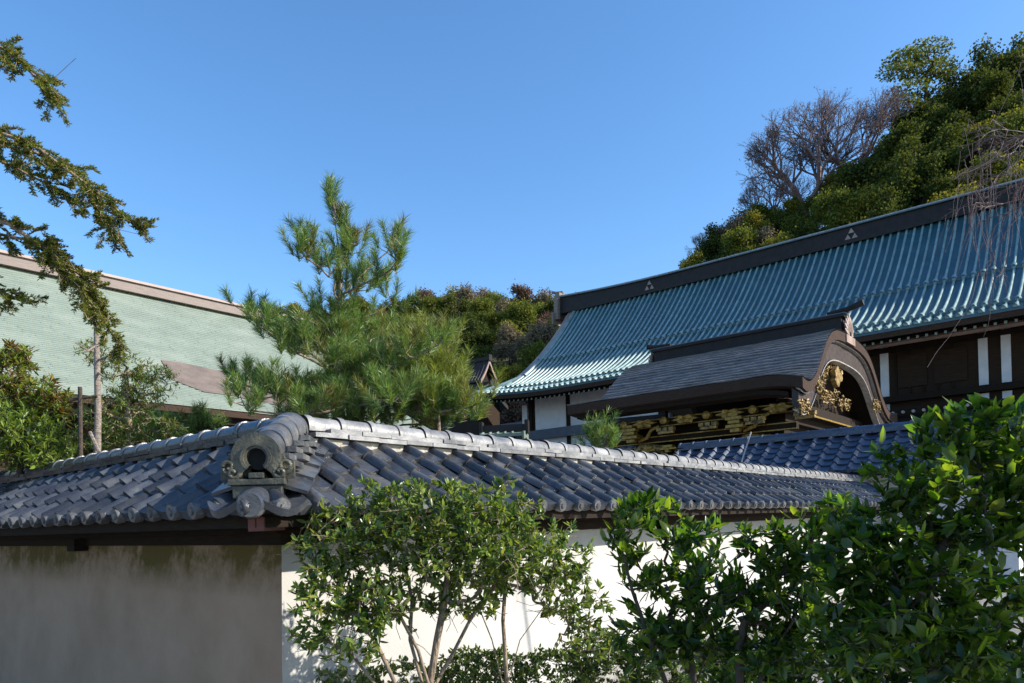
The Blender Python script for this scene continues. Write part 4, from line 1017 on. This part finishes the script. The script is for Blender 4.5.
bush('rusty_cedar', 'green and rust-tipped evergreen at the left edge in front of the green roof', 'tree', b, [b, W(10, 430, 9.6), W(5, 380, 9.6)],
     px_blobs([(5,370,9.6,25,25,.5), (30,395,9.6,35,22,.5), (50,410,9.6,30,18,.4), (15,350,9.6,15,12,.3)]), 330, 12, rng, None, (.06,.12), (.2,.35), M['bark'], .004, spread=.7,
     extra=[(LM['fir'], .45, 'foliage'), (LM['rusty'], .25, 'rusty_foliage'), (LM['fern'], .3, 'pale_foliage')])
b = W(150, 500, 9.0)
bush('feathery_conifer', 'thin feathery young conifer in front of the pale green roof', 'tree', b, [b, W(130, 440, 9), W(128, 400, 9), W(126, 370, 9)],
     px_blobs([(125,375,9,30,28,.35), (150,385,9,28,20,.3), (120,410,9,45,18,.4), (95,350,9,18,15,.3), (155,372,9,25,8,.2), (110,435,9,40,18,.4), (165,430,9,35,14,.4)]), 520, 16, rng, LM['fir'], (.035,.07), (.16,.26), M['bark'], .003, spread=.9, along=.14,
     extra=[(LM['fir'], .5, 'foliage'), (LM['pine'], .5, 'green_foliage')])
tt = MB(); tt.tube([W(97, 470, 8.6), W(98, 410, 8.6), (W(97, 360, 8.6)), W(96, 318, 8.6)], [.042, .038, .034, .024], 10)
for (x, y, x2, y2) in ((97,345,80,352), (98,360,112,352), (97,372,112,378), (96,352,75,342)): tt.tube([W(x, y, 8.6), W((x+x2)/2, (y+y2)/2+2, 8.5), W(x2, y2, 8.4)], [.014,.01,.004], 6)
tag(tt.build('pale_trunk', M['palebark'], smooth=True), 'slim pale bare trunk standing in front of the green roof', 'tree trunk')
pf = thing('timber_prop', 'weathered wooden prop post with crossbar behind the left wall', 'post')
q = MB(); q.tube([W(81, 470, 8.5), W(80, 387, 8.5)], .024, 8); q.build('post', M['darkbark'], pf); q = MB(); q.tube([W(70, 400, 8.5), W(97, 396, 8.55)], .018, 6); q.build('crossbar', M['darkbark'], pf)
q = MB(); q.tube([W(90, 432, 8.4), W(104, 462, 8.3)], .02, 6); q.build('brace', M['palebark'], pf)
b = W(120, 500, 9.6)
bush('dark_hedge', 'dark leafy hedge filling the space behind the left wall ridge', 'hedge', b, [b, W(120, 470, 9.6)],
     px_blobs([(60,450,9.8,50,22,.4), (120,455,9.8,60,20,.4), (180,450,9.9,40,18,.4), (215,440,9.9,30,16,.4)]), 420, 12, rng, LM['h_dark'], (.05,.09), (.35,.5), M['darkbark'], .004)

# fir boughs reaching in from the left (trunk outside the picture)
rng = np.random.default_rng(31); YF = 4.6
ft = thing('fir_tree', 'fir tree reaching in from the left edge with drooping needled boughs', 'tree', tuple(W(-210, 700, YF)))
fb = np.array(ft.location); path = [W(-210, 700, YF), W(-205, 450, YF), W(-200, 300, YF), W(-195, 130, YF), W(-190, -40, YF), W(-185, -250, YF)]
tr = Tree([np.array(p)-fb for p in path], rng)
boughs = [ # control points (px,py,dY)
 (3, [(-120,40,0),(-40,30,0),(5,48,0),(35,75,.05),(52,95,.05)]),
 (3, [(-100,110,0),(-30,128,0),(20,145,.0),(70,170,.05),(95,205,.1),(110,228,.1)]),
 (3, [(-60,118,0),(0,132,-.1),(40,148,-.1),(75,175,-.1),(108,200,-.15),(132,222,-.2)]),
 (3, [(-60,140,.1),(0,160,.1),(30,175,.1),(60,190,.1)]),
 (2, [(-110,190,0),(-40,210,0),(10,225,0),(50,250,0),(75,280,.05),(92,310,.1)]),
 (2, [(-60,215,.1),(5,235,.1),(45,245,.1),(62,270,.1)]),
 (2, [(-80,270,0),(-20,282,0),(12,298,0)]),
 (2, [(40,245,.0),(80,275,.1),(100,310,.2),(118,345,.3)]),
]
P, D = [], []; 
def needles_on(p0, p1, dens):
    L = np.linalg.norm(p1-p0); n = max(3, int(L*dens)); f = rng.uniform(0, 1, n)[:,None]; d = nrm(p1-p0); side = rng.normal(size=(n,3)); side = nrm(side-np.outer(side@d, d)); side[:,2] = np.abs(side[:,2])*.6+side[:,2]*.2
    P.append(p0+(p1-p0)*f); D.append(nrm(side+d*rng.uniform(.3,1.1,(n,1))))
for ti, cps in boughs:
    pts = [np.array(W(x, y, YF+dy))-fb for x, y, dy in cps]; last = ti; nodes = []
    if cps[0][0] > -50: 
        A = np.array(tr.n); last = int(np.argmin(np.linalg.norm(A-pts[0], axis=1)))
    prev = tr.n[last]
    for q in pts:
        for f in (.5, 1):
            pnt = prev+(q-prev)*f+rng.normal(size=3)*.006; tr.n.append(pnt); tr.par.append(last); last = len(tr.n)-1; nodes.append(last)
        prev = q
    # side twigs hanging
    for i in nodes:
        p = tr.n[i]; px_ = pix(*(p+fb))[0]
        if px_ < -25: continue
        d = nrm(p-tr.n[tr.par[i]])
        for s_ in range(rng.integers(6, 9)):
            sd = nrm(np.array([rng.normal()*.8, rng.normal()*.9, rng.normal()*.55-.15])+d*.7); L = rng.uniform(.05, .15)
            m1 = p+sd*L*.5+d*L*.1; e = p+sd*L+d*L*.35+np.array([0,0,-.012]); tr.n.append(m1); tr.par.append(i); tr.n.append(e); tr.par.append(len(tr.n)-2)
            needles_on(p, m1, 420); needles_on(m1, e, 520)
            for u in range(3):
                q0 = p+(e-p)*rng.uniform(.3, .9); e2 = q0+nrm(rng.normal(size=3)*.7+sd+d*.5)*rng.uniform(.025, .06); needles_on(q0, e2, 600)
                tr.n.append(e2); tr.par.append(len(tr.n)-2-u)
for x0_, y0_, x1_, y1_ in ((48,66,76,58), (110,228,155,238), (100,205,130,228), (40,160,62,178)):
    a = np.array(W(x0_, y0_, YF))-fb; A = np.array(tr.n); j = int(np.argmin(np.linalg.norm(A-a, axis=1))); tr.n.append(np.array(W(x1_, y1_, YF))-fb); tr.par.append(j)
link('trunk', tr.mesh('fir_trunk', M['bark'], .0016, 6, 2.6, .03), ft)
P = np.concatenate(P); D = np.concatenate(D)
link('needles', leaves_mesh('fir_needles', P, D, nrm(rng.normal(size=P.shape)), rng.uniform(.018,.032,len(P)), .0062, LM['fir'], near=False), ft)

# ------------------------------------------------------------------ foreground shrubs
rng = np.random.default_rng(41); b = W(428, 700, 4.55); b.z = 0
def VP(*a): return W(*a)
bush('camellia_shrub', 'glossy-leaved round shrub with forked pale trunk in front of the white wall', 'shrub', b, [b, VP(430,683,4.55), VP(437,640,4.55), VP(445,600,4.55), VP(448,575,4.57)],
     px_blobs([(400,530,4.45,75,45,.28), (345,545,4.45,45,38,.25), (445,520,4.45,85,38,.3), (500,545,4.55,70,42,.3), (545,555,4.6,50,40,.25), (480,505,4.55,65,28,.25), (400,500,4.55,60,25,.2), (340,590,4.45,40,30,.2), (560,590,4.65,40,25,.2), (450,560,4.45,100,25,.3), (330,520,4.55,30,20,.15), (390,600,4.6,70,30,.2), (470,590,4.6,60,22,.2)]),
     1250, 9, rng, LM['camellia'], (.03,.062), (.38,.5), M['bark'], .002, stems=[[VP(430,690,4.5), VP(418,650,4.48), VP(398,612,4.45), VP(378,585,4.4), VP(360,560,4.4)], [VP(432,690,4.6), VP(452,655,4.7), VP(470,620,4.7), VP(490,590,4.65), VP(510,560,4.6)], [VP(424,690,4.5), VP(410,640,4.6), VP(412,600,4.65), VP(405,565,4.6)]], ntwig=160, spread=.75, along=.05, maxr=.04, power=2.4)
b = W(505, 700, 5.0); b.z = 0
bush('slender_shrub', 'slender multi-stemmed shrub right of the forked camellia trunk', 'shrub', b, [b, VP(507,683,5.0), VP(503,620,5.0), VP(506,575,5.05)],
     px_blobs([(520,560,5.05,60,35,.25), (575,600,5.1,40,28,.2), (590,640,5.1,40,20,.2), (470,600,5.0,30,20,.15)]), 200, 7, rng, LM['camellia'], (.04,.078), (.36,.5), M['bark'], .0019, stems=[[VP(506,690,4.95), VP(520,640,4.9), VP(545,605,4.9), VP(560,580,4.95)], [VP(504,690,5.1), VP(492,640,5.15), VP(478,605,5.1)]], ntwig=60, spread=.75, along=.05, maxr=.022)
b = W(385, 700, 4.3); b.z = 0
bush('leaning_stem_shrub', 'dark leafy shrub with thin leaning stems at the wall corner', 'shrub', b, [b, VP(395,683,4.3), VP(375,640,4.3), VP(340,600,4.3)],
     px_blobs([(320,610,4.3,35,40,.2), (310,560,4.3,25,30,.15), (350,640,4.25,50,25,.2), (370,600,4.3,40,30,.2)]), 190, 7, rng, LM['camellia'], (.04,.078), (.34,.46), M['bark'], .0019, stems=[[VP(380,690,4.3), VP(352,655,4.35), VP(325,640,4.3)]], ntwig=40, spread=.75, along=.06, maxr=.018)
b = W(600, 700, 5.4); b.z = 0
bush('clipped_hedge', 'low clipped hedge along the bottom edge below the shrubs', 'hedge', b, [b, VP(600,690,5.4)],
     px_blobs([(400,678,5.2,40,18,.3), (345,682,5.0,40,14,.25), (470,672,5.5,40,24,.35), (600,648,5.6,30,20,.3), (670,640,5.6,40,24,.3), (490,675,5.5,55,28,.35), (550,672,5.5,50,24,.35), (610,668,5.5,50,26,.35), (665,662,5.5,45,32,.35), (710,680,5.5,40,28,.35)]), 1700, 8, rng, LM['hedge'], (.028,.052), (.4,.55), M['darkbark'], .0015, spread=.9, along=.04, shell=.6)
b = W(668, 720, 3.0); b.z = 0
bush('open_branched_shrub', 'open shrub with upright bright leaf tips in the middle right foreground', 'shrub', b, [b, VP(695,690,3.0), VP(690,650,3.0), VP(670,615,3.0)],
     px_blobs([(650,520,3.0,35,25,.15), (625,545,3.0,22,22,.12), (690,545,3.0,38,30,.18), (665,590,3.0,45,30,.2), (715,590,3.0,30,35,.18), (655,640,3.0,45,30,.2), (705,640,3.0,40,25,.2), (640,505,3.0,18,12,.1)]),
     240, 7, rng, LM['camellia_r'], (.04,.078), (.34,.46), M['darkbark'], .0018, stems=[[VP(672,700,3.0), VP(650,640,2.95), VP(632,590,2.95), VP(622,550,2.95)], [VP(690,700,3.05), VP(712,640,3.05), VP(722,600,3.0)]], ntwig=50, spread=.6, upb=1.0, along=.06, maxr=.015, shell=.2)
b = W(762, 720, 2.8); b.z = 0
bush('dark_stemmed_shrub', 'darker leafy shrub with curved dark stem left of the big right shrub', 'shrub', b, [b, VP(740,683,2.8), VP(738,650,2.8), VP(745,620,2.8), VP(770,600,2.8)],
     px_blobs([(760,545,2.8,32,25,.14), (800,555,2.8,45,40,.2), (790,600,2.8,50,35,.2), (740,600,2.8,28,28,.14), (820,640,2.7,55,40,.2), (760,650,2.8,45,30,.18), (830,510,2.8,32,18,.14)]),
     330, 7, rng, LM['camellia_r'], (.036,.07), (.34,.46), M['darkbark'], .0018, stems=[[VP(750,700,2.8), VP(775,650,2.75), VP(800,610,2.7)], [VP(735,700,2.85), VP(715,650,2.85)]], ntwig=50, spread=.65, upb=.8, along=.06, maxr=.015, shell=.2)
b = W(930, 760, 2.3); b.z = 0
bush('broad_leaved_shrub', 'large dark broad-leaved shrub with sun-bright top leaves in the right corner', 'shrub', b, [b, VP(930,683,2.3), VP(925,620,2.3), VP(935,560,2.3), VP(960,515,2.3)],
     px_blobs([(965,430,2.3,55,30,.16), (1010,440,2.3,45,40,.18), (905,448,2.3,28,14,.08), (940,480,2.3,75,40,.22), (892,528,2.35,48,36,.2), (860,560,2.35,45,40,.2), (930,560,2.3,60,55,.25), (1000,520,2.3,50,45,.2), (870,620,2.3,60,45,.25), (930,640,2.3,70,45,.25), (1015,600,2.3,40,40,.2), (1030,480,2.3,40,60,.2), (995,660,2.3,40,25,.2)]),
     720, 8, rng, LM['camellia_r'], (.028,.07), (.38,.55), M['darkbark'], .0016, spread=.7, upb=.7, along=.05, maxr=.018, shell=.2, power=2.6)

b = W(860, 760, 3.3); b.z = 0
bush('low_dark_shrub', 'low dark ground shrub filling the bottom right below the taller shrubs', 'shrub', b, [b, VP(860,720,3.3)],
     px_blobs([(740,670,3.4,50,35,.25), (820,668,3.3,55,40,.25), (900,665,3.3,60,40,.25), (960,650,3.2,50,30,.2), (1010,690,3.2,40,30,.2)]), 700, 8, rng, LM['camellia_r'], (.03,.06), (.38,.52), M['darkbark'], .0016, spread=.9, along=.05, shell=.3)
# hanging bare twigs at the upper right
rng = np.random.default_rng(51); YT = 6.0; bt_ = thing('weeping_bare_tree', 'bare weeping branches hanging in from the right edge over the hall roof', 'tree', tuple(W(1190, 560, YT)))
bv = np.array(bt_.location); tr = Tree([np.array(W(*q))-bv for q in ((1190,720,YT),(1185,500,YT),(1170,300,YT),(1150,120,YT),(1110,60,YT))], rng)
for x0_, y0_, n_ in ((1085,90,4), (1065,130,4), (1080,170,3)):
    q = np.array(W(x0_, y0_, YT+rng.normal()*.2))-bv; tr.n.append(q); tr.par.append(3); a0 = len(tr.n)-1
    for k in range(n_): fractal(tr, a0, (-1, rng.normal()*.4, .25-.35*k+rng.normal()*.1), rng.uniform(.22,.34), 4, rng, .45, -.10, .05, (.6,.85))
for i in list(tr.tips):      # hanging twigs
    if rng.random() < .5:
        cur = tr.n[i].copy(); l2 = i; dr = np.array([rng.normal()*.015, rng.normal()*.015, -rng.uniform(.06,.12)])
        for s_ in range(rng.integers(2, 8)):
            dr = dr+rng.normal(size=3)*.012; cur = cur+dr; tr.n.append(cur.copy()); tr.par.append(l2); l2 = len(tr.n)-1
link('trunk', tr.mesh('weeping_trunk', M['twig'], .0016, 5, 2.9, .05), bt_)

# ground details at the right: stone kerb
st = MB(); q0 = W(800, 640, 9.5); st.box(-1.6, 1.2, -.25, .25, 0, .22)
o = st.build('stone_step', M['stone'], bevel=.02); o.location = (q0.x, q0.y, 0); o.rotation_euler = (0, 0, ROT_B); tag(o, 'low grey stone step on the gravel beneath the right shrubs', 'step')
gp = MB(); gp.add([(1.5, 1.0, .003), (40, 1.0, .003), (60, 15.5, .003), (5.8, 12.2, .003)], [(0,1,2,3)]); tag(gp.build('gravel_path', M['ground']), None, None, None, 'structure')

b = Vector((6.3, 1.3, 0)); rng = np.random.default_rng(61)  # unseen tree, added to keep the big right shrub in shade
bush('shrub_shade_tree', 'unseen dense evergreen added outside the right edge to shade the big shrub', 'tree', b, [b, b+Vector((0,0,1)), b+Vector((.1,0,2.2))],
     [((6.3,1.6,3.85),(.85,.75,.95)), ((6.5,1.1,3.3),(.85,.75,1.1)), ((6.2,.8,3.8),(.75,.7,.9)), ((6.3,1.3,2.7),(.8,.9,.9)), ((6.3,2.1,3.6),(.7,.6,.8))], 1300, 12, rng, LM['camellia_r'], (.08,.13), (.42,.56), M['darkbark'], .004, maxr=.09)
b = Vector((23.5, 16.7, 0))  # second unseen tree, added so its shadow falls on the blue tiled wall
bush('wall_shade_tree', 'unseen tall evergreen added outside the right edge to shade the dark blue wall roof', 'tree', b, [b, b+Vector((0,0,3)), b+Vector((.1,0,7))],
     [((23.5,16.5,11.4),(1.6,2.4,2.4)), ((23.5,15.3,10.0),(1.8,2.0,2.4)), ((23.3,17.9,10.6),(1.8,1.8,2.4))], 520, 12, rng, LM['h_dark'], (.25,.4), (.5,.7), M['darkbark'], .01, maxr=.2, near=False, along=.3)
